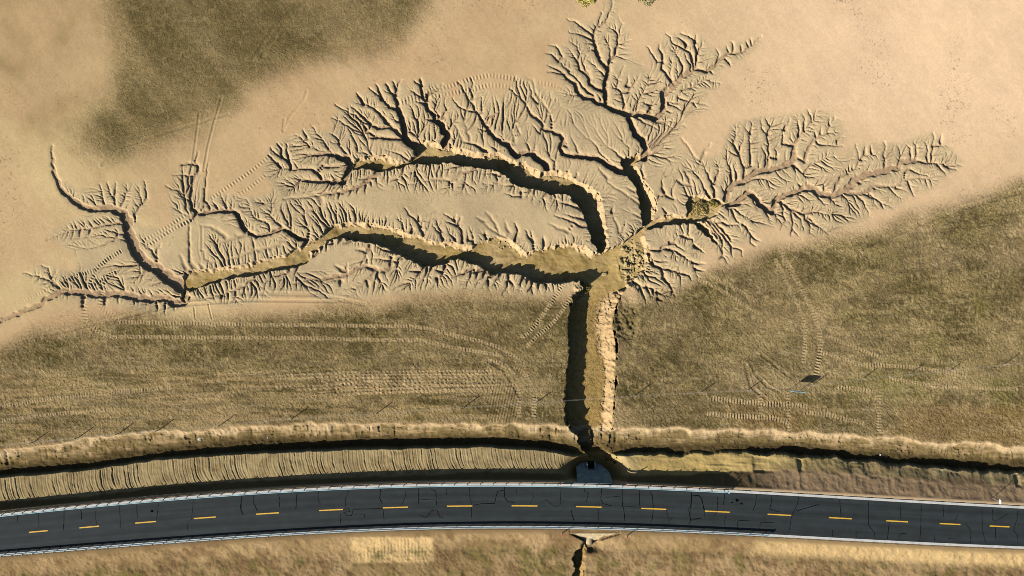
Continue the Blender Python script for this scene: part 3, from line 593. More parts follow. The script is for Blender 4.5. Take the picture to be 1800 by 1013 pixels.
# grass cover: olive, straw and bare flecks
gc = mix(np.zeros_like(col) + lin(80, 73, 44), lin(117, 103, 66) + 0 * col, np.clip(.5 + .9 * fbm(X, Y, 22, 4, 105), 0, 1))
gc = mix(gc, lin(66, 61, 38) + 0 * col, sstep(-.05, .5, fbm(X, Y * 1.3, 7, 4, 106)) * .75)
gc = mix(gc, lin(156, 138, 98) + 0 * col, sstep(.1, .55, fbm(X, Y * 1.2, 6, 3, 122)) * .6)
gc = mix(gc, lin(160, 140, 100) + 0 * col, sstep(.25, .6, fbm(X * .5, Y * 1.7, 30, 4, 107)) * .5)
gc = mix(gc, lin(88, 79, 48) + 0 * col, sstep(-.1, .5, fbm(X * .55, Y * 1.5, 48, 5, 127)) * .55)
gc = mix(gc, lin(158, 138, 96) + 0 * col, sstep(.0, .5, fbm(X * .4, Y * 1.6, 34, 5, 128)) * .5)
gc = mix(gc, lin(64, 60, 36) + 0 * col, sstep(.15, .5, fbm(X, Y, 13, 4, 148)) * .3)
gc = mix(gc, lin(170, 150, 112) + 0 * col, sstep(.28, .55, fbm(X, Y, 9, 3, 149)) * .35)
gc = mix(gc, lin(122, 120, 58) + 0 * col, sstep(.2, .7, fbm(X, Y, 75, 3, 108)) * .35 * sstep(1300, 1500, X))
col = mix(col, gc * (.90 + .16 * sstep(1050, 1400, X))[..., None] * np.array([1.0, 1.0, .93], np.float32), grass * .94)
col = mix(col, lin(108, 95, 62), g2 * .55)
band = sstep(640, 660, Y) * land * (1 - sstep(880, 900, X)) * sstep(.0, .5, noise(X * .12, Y, 5.5, 109) + .3)
col = mix(col, lin(172, 146, 102), band * .45)
rgtf = np.exp(-(((X - 1360) / 90) ** 2 + ((Y - 730) / 35) ** 2) ** 2) + sstep(1540, 1620, X) * sstep(700, 725, Y) * land
col = mix(col, lin(150, 118, 78), np.clip(rgtf, 0, 1) * .35)
col = mix(col, lin(176, 152, 110), tmask * grass * .6)
blk = sstep(655, 662, Y) * (1 - sstep(690, 696, Y)) * sstep(520, 600, X) * (1 - sstep(868, 880, X))
col = mix(col, lin(176, 150, 106), blk * sstep(-.3, .3, noise(X, Y * .2, 13, 124) + noise(X * .1, Y, 4, 125)) * .7)
col = mix(col, lin(84, 70, 44), blk * sstep(.25, .6, noise(X, Y * .12, 15, 153)) * .55)
# brown rill tint with painted shade for contrast, ochre on gully floors
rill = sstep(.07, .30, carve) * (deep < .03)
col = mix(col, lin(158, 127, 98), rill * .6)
bank = sstep(.1, .5, deep) * (1 - floorm)
col = mix(col, lin(204, 170, 122), bank * .7)
fo = mix(np.zeros_like(col) + lin(162, 138, 86), lin(184, 158, 110) + 0 * col, np.clip(.5 + fbm(X * .6, Y * 1.4, 28, 4, 110), 0, 1))
fo = mix(fo, lin(128, 104, 54) + 0 * col, sstep(.1, .6, fbm(X, Y, 12, 3, 111)) * .5)
fo = mix(fo, lin(148, 122, 72) + 0 * col, sstep(480, 540, Y) * .8)
col = mix(col, fo, floorm)
col = mix(col, lin(194, 170, 118), np.clip(rub, 0, 1) * .55)
col = mix(col, lin(108, 104, 50), sstep(.0, .5, fbm(X, Y, 9, 3, 112)) * (rub - np.exp(-(((X - 1112) / 24) ** 2 + ((Y - 462) / 34) ** 2) ** 1.5)).clip(0, 1) * .8)
# terrace face, ditch, bench, slope, verges
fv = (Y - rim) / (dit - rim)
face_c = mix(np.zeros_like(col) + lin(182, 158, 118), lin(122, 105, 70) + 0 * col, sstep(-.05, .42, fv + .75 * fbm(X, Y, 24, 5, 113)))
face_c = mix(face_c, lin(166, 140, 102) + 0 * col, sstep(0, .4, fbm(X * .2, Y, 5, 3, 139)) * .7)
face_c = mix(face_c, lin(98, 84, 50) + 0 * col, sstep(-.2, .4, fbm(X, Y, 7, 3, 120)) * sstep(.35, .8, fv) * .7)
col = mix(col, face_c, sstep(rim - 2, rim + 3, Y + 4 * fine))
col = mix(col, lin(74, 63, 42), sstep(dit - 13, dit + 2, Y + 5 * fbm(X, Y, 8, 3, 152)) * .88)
bench = mix(np.zeros_like(col) + lin(164, 145, 104), lin(144, 126, 90) + 0 * col, np.clip(.5 + fbm(X, Y, 20, 3, 114), 0, 1))
bench = mix(bench, lin(118, 98, 66) + 0 * col, sstep(.1, .5, fbm(X, Y, 14, 4, 150)) * .5)
bench = mix(bench, lin(196, 176, 124) + 0 * col, sstep(.2, .5, fbm(X * .6, Y, 18, 4, 151)) * .6 * sstep(1000, 1100, X))
bench = mix(bench, lin(174, 150, 94) + 0 * col, sstep(1090, 1150, X) * (1 - sstep(1180, 1640, X + 60 * fbm(X, Y, 40, 3, 126))))
bench = mix(bench, lin(134, 112, 84) + 0 * col, sstep(1240, 1640, X) * sstep(.45, .95, v + .45 * fbm(X, Y, 30, 3, 115)) * .9)
col = mix(col, bench, sstep(btp - 5, btp, Y))
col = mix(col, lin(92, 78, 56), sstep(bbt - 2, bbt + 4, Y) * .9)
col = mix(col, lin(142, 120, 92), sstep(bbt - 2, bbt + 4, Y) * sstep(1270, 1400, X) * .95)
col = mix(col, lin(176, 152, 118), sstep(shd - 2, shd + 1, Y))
vs = Y - yS(X)
sv = mix(np.zeros_like(col) + lin(160, 134, 96), lin(136, 114, 78) + 0 * col, np.clip(.5 + fbm(X, Y, 40, 4, 116), 0, 1))
sv = mix(sv, lin(112, 90, 62) + 0 * col, sstep(-.1, .45, fbm(X, Y * 1.2, 22, 5, 117)) * .7)
sv = mix(sv, lin(198, 168, 116) + 0 * col, (np.clip(cm, 0, 1) * .8 + sstep(1300, 1345, X) * (1 - sstep(30, 46, vs)) * .7).clip(0, 1))
sv = mix(sv, lin(108, 100, 58) + 0 * col, sstep(30, 48, vs) * sstep(.0, .5, fbm(X, Y, 22, 5, 118)) * .7)
sv = mix(sv, lin(128, 106, 76) + 0 * col, (1 - sstep(9, 16, vs)) * .6)
col = mix(col, sv, sstep(2, 6, vs))
fs = np.maximum(floorm, sstep(.1, .6, deep)) * sstep(20, 40, vs)
col = mix(col, lin(164, 134, 82), fs)
col = mix(col, lin(150, 124, 72), np.clip(pit * 1.3, 0, 1) * (Y < yN(X) - 8))
brn = blur(in_poly(P('-150,-150 420,-150 420,60 300,330 180,330 60,240 -150,300'), gx, gy).astype(np.float32), 40)
col = mix(col, lin(150, 128, 88), brn * land * (1 - grass) * (.30 + .5 * sstep(-.3, .4, fbm(X * .8 + Y * .5, Y * .8 - X * .5, 60, 5, 142))) * (Y < 340))
stk = sstep(600, 650, Y) * land * sstep(-.1, .5, noise(X * .05, Y + .02 * X, 4.6, 143) + .6 * fbm(X * .2, Y, 12, 3, 144))
col = mix(col, lin(150, 131, 96), stk * .38 * (X < 990))
col = mix(col, lin(156, 136, 100), stk * .25 * (X > 1150))
spk = sstep(.62, .75, noise(X, Y, 2.4, 136)) * sstep(.1, .5, fbm(X, Y, 70, 3, 137)) * (deep < .05) * land
col = mix(col, lin(112, 98, 70), spk * .5)
col *= (1 + .05 * fbm(X * .8 - Y * .6, (Y * .8 + X * .6) * .12, 9, 3, 138))[..., None]
col *= (1 + (.06 + .14 * grass) * fine + (.04 + .10 * grass) * fine2 + .07 * fbm(X, Y, 40, 3, 119))[..., None]
col *= np.array([.985, 1.0, 1.05], np.float32)
col = np.clip(col * AL, .01, .9)
print('colours')

# ------------------------------------------------------------------ build ground mesh: fine sheet inside, growing rings out to the horizon
nr = 34
grow = np.cumsum(ST * 1.0 * 1.27 ** np.arange(1, nr + 1))
gxx = np.concatenate([gx[0] - grow[::-1], gx, gx[-1] + grow]); gyy = np.concatenate([gy[0] - grow[::-1], gy, gy[-1] + grow])
XX, YY = np.meshgrid(gxx, gyy)
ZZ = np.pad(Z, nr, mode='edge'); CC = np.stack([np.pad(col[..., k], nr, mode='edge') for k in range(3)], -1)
zb, *_r = section(XX, YY, False)
msk = np.zeros(XX.shape, bool); msk[nr:-nr, nr:-nr] = True
farx = np.maximum(np.maximum(gx[0] - XX, XX - gx[-1]), np.maximum(gy[0] - YY, YY - gy[-1])).clip(0)
k = sstep(0, 60, farx)
far_und = .22 * fbm(XX, YY, 260, 3, 1)
ZZ = np.where(msk, ZZ, ZZ * (1 - k) + (zb + far_und * (YY < 700)) * k - .0)
# outside the fine sheet the colours of the edge fade to a mean
mean = col[::8, ::8].reshape(-1, 3).mean(0)
kk = sstep(200, 1500, farx)[..., None]
CC = np.where(msk[..., None], CC, CC * (1 - kk) + np.where((YY > 540)[..., None], lin(130, 112, 74) * AL, mean) * kk)
rx, ry = XX.shape[1], XX.shape[0]
co = np.empty((rx * ry, 3), np.float32); co[:, 0] = wx(XX).ravel(); co[:, 1] = wy(YY).ravel(); co[:, 2] = ZZ.ravel()
me = bpy.data.meshes.new("ground")
me.vertices.add(rx * ry); me.vertices.foreach_set("co", co.ravel())
i0 = (np.arange(ry - 1)[:, None] * rx + np.arange(rx - 1)[None, :]).ravel()
quads = np.stack([i0, i0 + rx, i0 + rx + 1, i0 + 1], 1).astype(np.int32)
me.loops.add(quads.size); me.loops.foreach_set("vertex_index", quads.ravel())
me.polygons.add(len(quads)); me.polygons.foreach_set("loop_start", np.arange(0, quads.size, 4, dtype=np.int32))
me.update(calc_edges=True)
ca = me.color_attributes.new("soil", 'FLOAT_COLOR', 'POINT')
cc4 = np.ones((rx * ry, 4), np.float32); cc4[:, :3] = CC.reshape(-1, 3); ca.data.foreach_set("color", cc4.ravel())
ga = me.attributes.new("grass", 'FLOAT', 'POINT'); ga.data.foreach_set("value", np.pad(grass.astype(np.float32), nr, mode='edge').ravel())
me.polygons.foreach_set("use_smooth", np.ones(len(quads), bool))
ground = bpy.data.objects.new("ground", me); C.objects.link(ground); ground["kind"] = "structure"

def zat(px, py):
    i = int(round((px - GX0) / ST)); j = int(round((py - GY0) / ST))
    return float(Z[min(max(j, 0), NY - 1), min(max(i, 0), NX - 1)])

# ------------------------------------------------------------------ materials
def rgb(r, g_, b): return tuple(((v / 255.0) ** 2.2 * AL) for v in (r, g_, b)) + (1,)
def mat(name, c, rough=.9, nscale=None, namt=.15, bump=0, bscale=20, metallic=0):
    m_ = bpy.data.materials.new(name); m_.use_nodes = True; n_ = m_.node_tree; b = n_.nodes["Principled BSDF"]
    b.inputs["Roughness"].default_value = rough; b.inputs["Metallic"].default_value = metallic
    b.inputs["Specular IOR Level"].default_value = .25
    b.inputs["Base Color"].default_value = c
    if nscale:
        tc = n_.nodes.new("ShaderNodeTexCoord"); no = n_.nodes.new("ShaderNodeTexNoise"); no.inputs["Scale"].default_value = nscale; no.inputs["Detail"].default_value = 6
        mp = n_.nodes.new("ShaderNodeMapRange"); mp.inputs[1].default_value = .3; mp.inputs[2].default_value = .7; mp.inputs[3].default_value = 1 - namt; mp.inputs[4].default_value = 1 + namt
        mx = n_.nodes.new("ShaderNodeVectorMath"); mx.operation = 'SCALE'; mx.inputs[0].default_value = c[:3]
        n_.links.new(tc.outputs["Object"], no.inputs["Vector"]); n_.links.new(no.outputs[0], mp.inputs[0]); n_.links.new(mp.outputs[0], mx.inputs[3]); n_.links.new(mx.outputs[0], b.inputs["Base Color"])
    if bump:
        tc = n_.nodes.new("ShaderNodeTexCoord"); no = n_.nodes.new("ShaderNodeTexNoise"); no.inputs["Scale"].default_value = bscale; no.inputs["Detail"].default_value = 5
        bp = n_.nodes.new("ShaderNodeBump"); bp.inputs["Distance"].default_value = bump
        n_.links.new(tc.outputs["Object"], no.inputs["Vector"]); n_.links.new(no.outputs[0], bp.inputs["Height"]); n_.links.new(bp.outputs[0], b.inputs["Normal"])
    return m_
# ground
gmt = bpy.data.materials.new("eroded_soil"); gmt.use_nodes = True; n_ = gmt.node_tree; b = n_.nodes["Principled BSDF"]
b.inputs["Roughness"].default_value = 1.0; b.inputs["Specular IOR Level"].default_value = 0.0
at_ = n_.nodes.new("ShaderNodeAttribute"); at_.attribute_name = "soil"
ag = n_.nodes.new("ShaderNodeAttribute"); ag.attribute_name = "grass"
tc = n_.nodes.new("ShaderNodeTexCoord")
n1 = n_.nodes.new("ShaderNodeTexNoise"); n1.inputs["Scale"].default_value = 5.0; n1.inputs["Detail"].default_value = 5; n1.inputs["Roughness"].default_value = .7
mr = n_.nodes.new("ShaderNodeMapRange"); mr.inputs[1].default_value = .3; mr.inputs[2].default_value = .7; mr.inputs[3].default_value = -.22; mr.inputs[4].default_value = .22
sc = n_.nodes.new("ShaderNodeVectorMath"); sc.operation = 'SCALE'
gk = n_.nodes.new("ShaderNodeMath"); gk.operation = 'MULTIPLY_ADD'; gk.inputs[1].default_value = .65; gk.inputs[2].default_value = .35
gs = n_.nodes.new("ShaderNodeMath"); gs.operation = 'MULTIPLY'; gp = n_.nodes.new("ShaderNodeMath"); gp.operation = 'ADD'; gp.inputs[1].default_value = 1.0
n_.links.new(tc.outputs["Object"], n1.inputs["Vector"]); n_.links.new(n1.outputs[0], mr.inputs[0]); n_.links.new(at_.outputs["Color"], sc.inputs[0]); n_.links.new(ag.outputs['Fac'], gk.inputs[0]); n_.links.new(gk.outputs[0], gs.inputs[0]); n_.links.new(mr.outputs[0], gs.inputs[1]); n_.links.new(gs.outputs[0], gp.inputs[0]); n_.links.new(gp.outputs[0], sc.inputs[3]); n_.links.new(sc.outputs[0], b.inputs["Base Color"])
n2 = n_.nodes.new("ShaderNodeTexNoise"); n2.inputs["Scale"].default_value = 7.0; n2.inputs["Detail"].default_value = 4
mg = n_.nodes.new("ShaderNodeMapRange"); mg.inputs[3].default_value = .018; mg.inputs[4].default_value = .12
bp = n_.nodes.new("ShaderNodeBump")
n_.links.new(ag.outputs["Fac"], mg.inputs[0]); n_.links.new(mg.outputs[0], bp.inputs["Distance"])
n_.links.new(tc.outputs["Object"], n2.inputs["Vector"]); n_.links.new(n2.outputs[0], bp.inputs["Height"]); n_.links.new(bp.outputs[0], b.inputs["Normal"])
me.materials.append(gmt)

# ------------------------------------------------------------------ mesh builder
class MB:
    def __init__(s): s.v = []; s.f = []
    def box(s, c, sz, rz=0, rx=0, ry=0):
        from mathutils import Euler
        e = Euler((rx, ry, rz)).to_matrix(); k = len(s.v)
        for a in (-1, 1):
            for b_ in (-1, 1):
                for d in (-1, 1):
                    p = e @ Vector((a * sz[0] / 2, b_ * sz[1] / 2, d * sz[2] / 2)) + Vector(c); s.v.append(tuple(p))
        s.f += [(k, k + 1, k + 3, k + 2), (k + 4, k + 6, k + 7, k + 5), (k, k + 4, k + 5, k + 1), (k + 2, k + 3, k + 7, k + 6), (k, k + 2, k + 6, k + 4), (k + 1, k + 5, k + 7, k + 3)]
    def sweep(s, path, prof_, closed=True):
        """sweep a (side, up) profile along a path with horizontal normals"""
        k0 = len(s.v); n = len(prof_)
        for i, p in enumerate(path):
            a = Vector(path[max(i - 1, 0)]); b_ = Vector(path[min(i + 1, len(path) - 1)]); d = (b_ - a); d.z = 0; d.normalize(); nn_ = Vector((-d.y, d.x, 0))
            for (u, h) in prof_: s.v.append((p[0] + nn_.x * u, p[1] + nn_.y * u, p[2] + h))
        m_ = n if closed else n - 1
        for i in range(len(path) - 1):
            for j in range(m_):
                a = k0 + i * n + j; b_ = k0 + i * n + (j + 1) % n; s.f.append((a, b_, b_ + n, a + n))
        if closed: s.f.append(tuple(range(k0, k0 + n))); s.f.append(tuple(range(k0 + (len(path) - 1) * n, k0 + len(path) * n))[::-1])
    def tube(s, p, q, r0, r1=None, n=8):
        r1 = r0 if r1 is None else r1; p = Vector(p); q = Vector(q); d = (q - p).normalized()
        a = d.orthogonal().normalized(); b_ = d.cross(a); k = len(s.v)
        for c, r in ((p, r0), (q, r1)):
            for i in range(n):
                t = 2 * math.pi * i / n; s.v.append(tuple(c + (a * math.cos(t) + b_ * math.sin(t)) * r))
        for i in range(n): j = (i + 1) % n; s.f.append((k + i, k + j, k + n + j, k + n + i))
        s.f.append(tuple(range(k, k + n))[::-1]); s.f.append(tuple(range(k + n, k + 2 * n)))
    def build(s, name, m_=None, parent=None, smooth=False):
        me_ = bpy.data.meshes.new(name); me_.from_pydata(s.v, [], s.f); me_.update()
        import bmesh
        bm = bmesh.new(); bm.from_mesh(me_); bmesh.ops.recalc_face_normals(bm, faces=bm.faces); bm.to_mesh(me_); bm.free()
        if smooth: me_.polygons.foreach_set("use_smooth", [True] * len(me_.polygons))
        o = bpy.data.objects.new(name, me_); C.objects.link(o)
        if m_: me_.materials.append(m_)
        if parent: o.parent = parent
        return o
def tag(o, label=None, cat=None, group=None, kind=None):
    if label: o["label"] = label
    if cat: o["category"] = cat
    if group: o["group"] = group
    if kind: o["kind"] = kind
    return o
def empty(name, loc=(0, 0, 0), rz=0):
    o = bpy.data.objects.new(name, None); C.objects.link(o); o.location = loc; o.rotation_euler = (0, 0, rz); return o
def copy_tree(o, parent=None):
    c = o.copy(); C.objects.link(c)
    if parent: c.parent = parent
    for q in list(o.children): copy_tree(q, c)
    return c

# ------------------------------------------------------------------ road
xs_road = list(np.arange(-150 - 5400, -150, 300.0)) + list(np.arange(-150, 1951, 10.0)) + list(np.arange(2250, 7400, 300.0))
M_ASPH = mat("asphalt", rgb(52, 58, 60), .9, .5, .2, .004, 40)
# tracks worn along the lanes: noise stretched across the width only
M_CONC = mat("kerb_concrete", rgb(186, 186, 182), .85, 1.5, .14, .004, 30)
def ribbon(name, off0, off1, zt, m_, lo, hi, nrow=2, xs=None, thick=0, parent=None):
    mb = MB(); xs = [x for x in (xs or xs_road) if lo <= x <= hi]
    return mb
def strip(name, f0, f1, zt, th, m_, xs, parent=None):
    path = []; mb = MB(); k = len(xs)
    for x in xs:
        a = (wx(x), wy(float(f0(x)))); b_ = (wx(x), wy(float(f1(x))))
        mb.v += [(a[0], a[1], zt), (b_[0], b_[1], zt), (b_[0], b_[1], zt - th), (a[0], a[1], zt - th)]
    for i in range(k - 1):
        for j in range(4): mb.f.append((i * 4 + j, i * 4 + (j + 1) % 4, (i + 1) * 4 + (j + 1) % 4, (i + 1) * 4 + j))
    mb.f.append((0, 1, 2, 3)); mb.f.append(((k - 1) * 4 + 3, (k - 1) * 4 + 2, (k - 1) * 4 + 1, (k - 1) * 4))
    return mb.build(name, m_, parent)
def road_sheet():
    mb = MB(); nc = 17; ac = []
    for x in xs_road:
        for c in range(nc):
            f = c / (nc - 1); y = float(yN(x)) + .6 + f * (float(yS(x)) - float(yN(x)) - 1.2)
            mb.v.append((wx(x), wy(y), ROAD_Z + .0)); ac.append((f, x * S))
    for i in range(len(xs_road) - 1):
        for c in range(nc - 1): a = i * nc + c; mb.f.append((a, a + nc, a + nc + 1, a + 1))
    o = mb.build("road", M_ASPH); at2 = o.data.attributes.new("lane", 'FLOAT_VECTOR', 'POINT')
    at2.data.foreach_set("vector", np.array([(a * 6.5, b_, 0) for a, b_ in ac], np.float32).ravel()); return o
M_ASPH = bpy.data.materials.new("asphalt"); M_ASPH.use_nodes = True; n_ = M_ASPH.node_tree; b = n_.nodes["Principled BSDF"]; b.inputs["Roughness"].default_value = .9; b.inputs["Specular IOR Level"].default_value = .2
la = n_.nodes.new("ShaderNodeAttribute"); la.attribute_name = "lane"
def nz(scale, stretch, det=4):
    mp_ = n_.nodes.new("ShaderNodeMapping"); mp_.inputs["Scale"].default_value = stretch; no_ = n_.nodes.new("ShaderNodeTexNoise"); no_.inputs["Scale"].default_value = scale; no_.inputs["Detail"].default_value = det
    n_.links.new(la.outputs["Vector"], mp_.inputs[0]); n_.links.new(mp_.outputs[0], no_.inputs["Vector"]); return no_.outputs[0]
def rampc(src, lo, hi, a, b2):
    q = n_.nodes.new("ShaderNodeMapRange"); q.inputs[1].default_value = lo; q.inputs[2].default_value = hi; q.inputs[3].default_value = a; q.inputs[4].default_value = b2; n_.links.new(src, q.inputs[0]); return q.outputs[0]
def mul(a, b2):
    q = n_.nodes.new("ShaderNodeMath"); q.operation = 'MULTIPLY'; n_.links.new(a, q.inputs[0]); n_.links.new(b2, q.inputs[1]); return q.outputs[0]
sep = n_.nodes.new("ShaderNodeSeparateXYZ"); n_.links.new(la.outputs["Vector"], sep.inputs[0])
wv1 = n_.nodes.new("ShaderNodeMath"); wv1.operation = 'SINE'; mm_ = n_.nodes.new("ShaderNodeMath"); mm_.operation = 'MULTIPLY'; mm_.inputs[1].default_value = 3.87; n_.links.new(sep.outputs[0], mm_.inputs[0]); n_.links.new(mm_.outputs[0], wv1.inputs[0])
fac = mul(mul(rampc(nz(1.0, (1.6, .05, 1)), .3, .7, .72, 1.35), rampc(nz(1.0, (.8, .5, 1), 6), .3, .7, .82, 1.2)), mul(rampc(nz(9.0, (1, 1, 1), 6), .3, .7, .8, 1.22), rampc(wv1.outputs[0], -1, 1, .9, 1.12)))
svc = n_.nodes.new("ShaderNodeVectorMath"); svc.operation = 'SCALE'; svc.inputs[0].default_value = rgb(39, 45, 47)[:3]; n_.links.new(fac, svc.inputs[3]); n_.links.new(svc.outputs[0], b.inputs["Base Color"])
road = road_sheet(); road["kind"] = "structure"

k1 = strip("kerb", lambda x: yN(x) - 3.6, lambda x: yN(x) + .59, ROAD_Z + .05, .4, M_CONC, xs_road); k1["kind"] = "structure"
k2 = strip("kerb", lambda x: yS(x) - .59, lambda x: yS(x) + 3.6, ROAD_Z + .05, .4, M_CONC, xs_road); k2["kind"] = "structure"
def yC(x): return .5 * (yN(x) + yS(x))
M_YEL = mat("yellow_road_paint", rgb(206, 162, 52), .7, 6, .22)
DASH = [67.5,157,256,360,470,582,695,808,922,1035,1149,1261,1370,1477,1577,1670,1757]
allx = [-300, -190, -100, -17] + DASH + [1838, 1918, 2000, 2090]
for i, x in enumerate(allx):
    pr = persp(900, ROAD_Z)
    x = 900 + (x - 900) * (1 - ROAD_Z / H)
    L = 22.5 - 6.0 * min(1.2, (abs(x - 960) / 860) ** 1.5)
    strip("lane_marking", lambda q: yC(q) - 1.05, lambda q: yC(q) + 1.05, ROAD_Z + .014, .004, M_YEL, list(np.linspace(x - L, x + L, 5)), road)
# sealed cracks
M_TAR = mat("crack_sealant", rgb(16, 18, 19), 1.0); M_TAR.node_tree.nodes["Principled BSDF"].inputs["Specular IOR Level"].default_value = 0
CR = []
def cr(ox, oy, s, body): CR.extend([[(ox + a / s, oy + b_ / s) for a, b_ in P(l)] for l in body.split(';')])
cr(0, 700, 3.236, "100,670 102,700;220,655 222,735;365,640 362,750;460,635 465,690;545,628 545,690 550,720;680,612 684,700 684,735;778,605 780,680;900,595 898,640 890,690;1100,578 1095,640 1090,690 1070,700 1065,750;1375,560 1370,640 1385,665")
cr(400, 700, 3.236, "80,558 72,620 85,660;148,552 150,600 168,640;288,545 298,580 295,620;395,540 388,630;515,530 515,580 530,605;690,523 672,570 668,630;648,635 690,628 698,645 660,650 680,670 705,668 715,632 880,628;640,720 645,655;705,660 778,660 780,680;870,517 865,570 880,600;1015,530 1010,560 990,610;885,630 890,700;1087,510 1087,605;1085,575 1180,580;1160,520 1185,530 1188,610;1090,665 1130,680 1160,640 1190,635 1205,675 1225,680;1243,505 1245,550;1375,500 1378,560 1390,620 1385,690;1395,610 1456,598")
cr(850, 740, 3.71, "0,538 70,540 92,460 135,452;135,428 138,500 160,528 200,532;210,430 218,480;320,465 325,500 300,545;380,530 410,515 440,545 475,560 500,545 505,430;655,440 660,465 685,465 670,530;770,435 765,510 780,540 835,555;903,440 905,555 915,580 922,655;1015,445 1018,555;1085,465 1100,490 1108,570 1100,640 1085,660;570,578 588,650;748,575 747,650;1190,580 1208,640 1210,670;1232,628 1208,655;1358,460 1355,560 1335,570 1345,620 1350,650 1420,635;1358,490 1400,485 1425,510 1435,570 1440,620;800,500 900,490;905,555 1030,565")
cr(1200, 700, 3, "48,492 42,560 38,600 40,640 35,665;50,515 90,515 100,540 115,590;40,640 100,632;183,520 182,600 165,620;222,500 215,565;230,615 220,650 225,690;290,700 288,655 300,645 360,648;405,690 410,655 480,657;390,505 385,555 370,595;470,515 468,550 458,585 510,600;612,520 605,560 575,620 560,710;600,595 720,560;828,535 835,630;790,695 790,730;915,700 915,735;978,545 980,670 1010,710 1015,740;1145,555 1150,635;1090,650 1080,745;1140,745 1150,715 1185,712;1258,565 1255,690 1250,755;1373,565 1375,625;1450,620 1435,650;1490,660 1520,700 1518,765;1578,580 1580,700 1600,765;1635,585 1635,640 1650,650 1715,610;1648,670 1650,740;1768,590 1762,640 1745,700 1765,720 1768,770;1330,720 1328,755;1400,755 1398,740 1440,738")
mb = MB()
for ln in CR:
    pts = resample(ln, 2.2); wv_ = random.uniform(.32, .62)
    pts = [(900 + (p[0] + (random.uniform(-.35, .35)) - 900) * (1 - ROAD_Z / H), persp(p[1], ROAD_Z)) for p in pts]
    pts = [(p[0], min(max(p[1], float(yN(p[0])) + 1), float(yS(p[0])) - 1)) for p in pts]
    k0 = len(mb.v)
    for i, p in enumerate(pts):
        a = pts[max(i - 1, 0)]; b_ = pts[min(i + 1, len(pts) - 1)]; d = math.hypot(b_[0] - a[0], b_[1] - a[1]) + 1e-6
        nx_, ny_ = -(b_[1] - a[1]) / d, (b_[0] - a[0]) / d; ww = wv_ * random.uniform(.6, 1.1)
        for sg in (-1, 1): mb.v.append((wx(p[0] + nx_ * ww * sg), wy(p[1] + ny_ * ww * sg), ROAD_Z + .008))
    for i in range(len(pts) - 1): mb.f.append((k0 + 2 * i, k0 + 2 * i + 1, k0 + 2 * i + 3, k0 + 2 * i + 2))
mb.build("crack_sealant", M_TAR, road)
for cx, cy, rr in [(273, 895, 3), (1292, 876, 3.5), (1300, 882, 2.5), (1283, 880, 2)]:
    mb = MB(); n = 14; z0 = ROAD_Z + .003
    mb.v = [(wx(cx + rr * random.uniform(.6, 1.2) * math.cos(t * 2 * math.pi / n)), wy(cy + rr * .8 * random.uniform(.6, 1.2) * math.sin(t * 2 * math.pi / n)), z0) for t in range(n)]
    mb.f = [tuple(range(n))]; mb.build("oil_stain", M_TAR, road)

# ------------------------------------------------------------------ guardrails
M_RAIL = mat("guardrail_blue", rgb(150, 190, 200), .5, 8, .08)
M_POST = mat("guardrail_post", rgb(120, 160, 172), .6)
RH = .62
def guardrail(fy, x0, x1, side, label):
    root = empty("guardrail", (0, 0, 0)); tag(root, label, "guardrail")
    xs = list(np.arange(x0, x1 + .01, 7.9)); 
    path = [(wx(x), wy(float(fy(x))), ROAD_Z) for x in xs]
    w_ = [(0, RH - .155), (.04, RH - .155), (.09, RH - .1), (.09, RH - .06), (.02, RH - .02), (.02, RH + .02), (.09, RH + .06), (.09, RH + .1), (.04, RH + .155), (0, RH + .155)]
    w2 = [(u * side, h) for u, h in w_] ; 
    mb = MB(); mb.sweep(path, w2); mb.build("beam", M_RAIL, root)
    k = 0; x = x0 + 3
    while x < x1 and k < 99:
        a = 1.0 - .2 * min(1, abs(x - 960) / 900) ** 1.5
        mb = MB(); y = float(fy(x)); X0, Y0 = wx(x), wy(y)
        mb.tube((X0, Y0 - side * .16, ROAD_Z - .15), (X0, Y0 - side * .16, ROAD_Z + .82), .057, n=8)
        mb.box((X0, Y0 - side * .06, ROAD_Z + RH), (.1, .14, .2))
        mb.build("post", M_POST, root); x += 22.6 * a; k += 1
    # flared end piece
    xe = x1; X0, Y0 = wx(xe), wy(float(fy(xe)))
    mb = MB(); mb.tube((X0, Y0, ROAD_Z + RH - .16), (X0, Y0, ROAD_Z + RH + .16), .16, n=12); mb.build("end_cap", M_RAIL, root)
guardrail(lambda x: yN(x) - .7, -260, 1276, -1, "pale blue guardrail on the north kerb, above the ribbed earth bench")
guardrail(lambda x: yS(x) + .6, -260, 1346, 1, "pale blue guardrail on the south kerb, casting its shadow on the asphalt")

# ------------------------------------------------------------------ wire fence on the field
M_CPOST = mat("fence_post_concrete", rgb(150, 142, 124), .9, 6, .15)
M_WIRE = mat("fence_wire", rgb(176, 176, 170), .5)
FP = [(-40,786),(60,777),(138,769),(209,762),(279,756),(388,747),(515,735),(664,725.5),(817,715),(943,707),(1116,695),(1234,689),(1314,686),(1429,676),(1516,665.5),(1598,658),(1671,650),(1765,640.5),(1850,632)]
fence = empty("wire_fence", (0, 0, 0)); tag(fence, "thin wire fence on spaced posts along the grassy field above the ditch", "fence")
tops = []
for (a, b_) in FP:
    z0 = zat(a, b_); hgt = 1.65; lean = random.uniform(-.05, .05)
    mb = MB(); mb.box((wx(a) + lean / 2, wy(b_), z0 + hgt / 2 - .15), (.09, .09, hgt + .3), ry=lean / hgt); mb.build("post", M_CPOST, fence)
    tops.append((wx(a), wy(b_), z0))
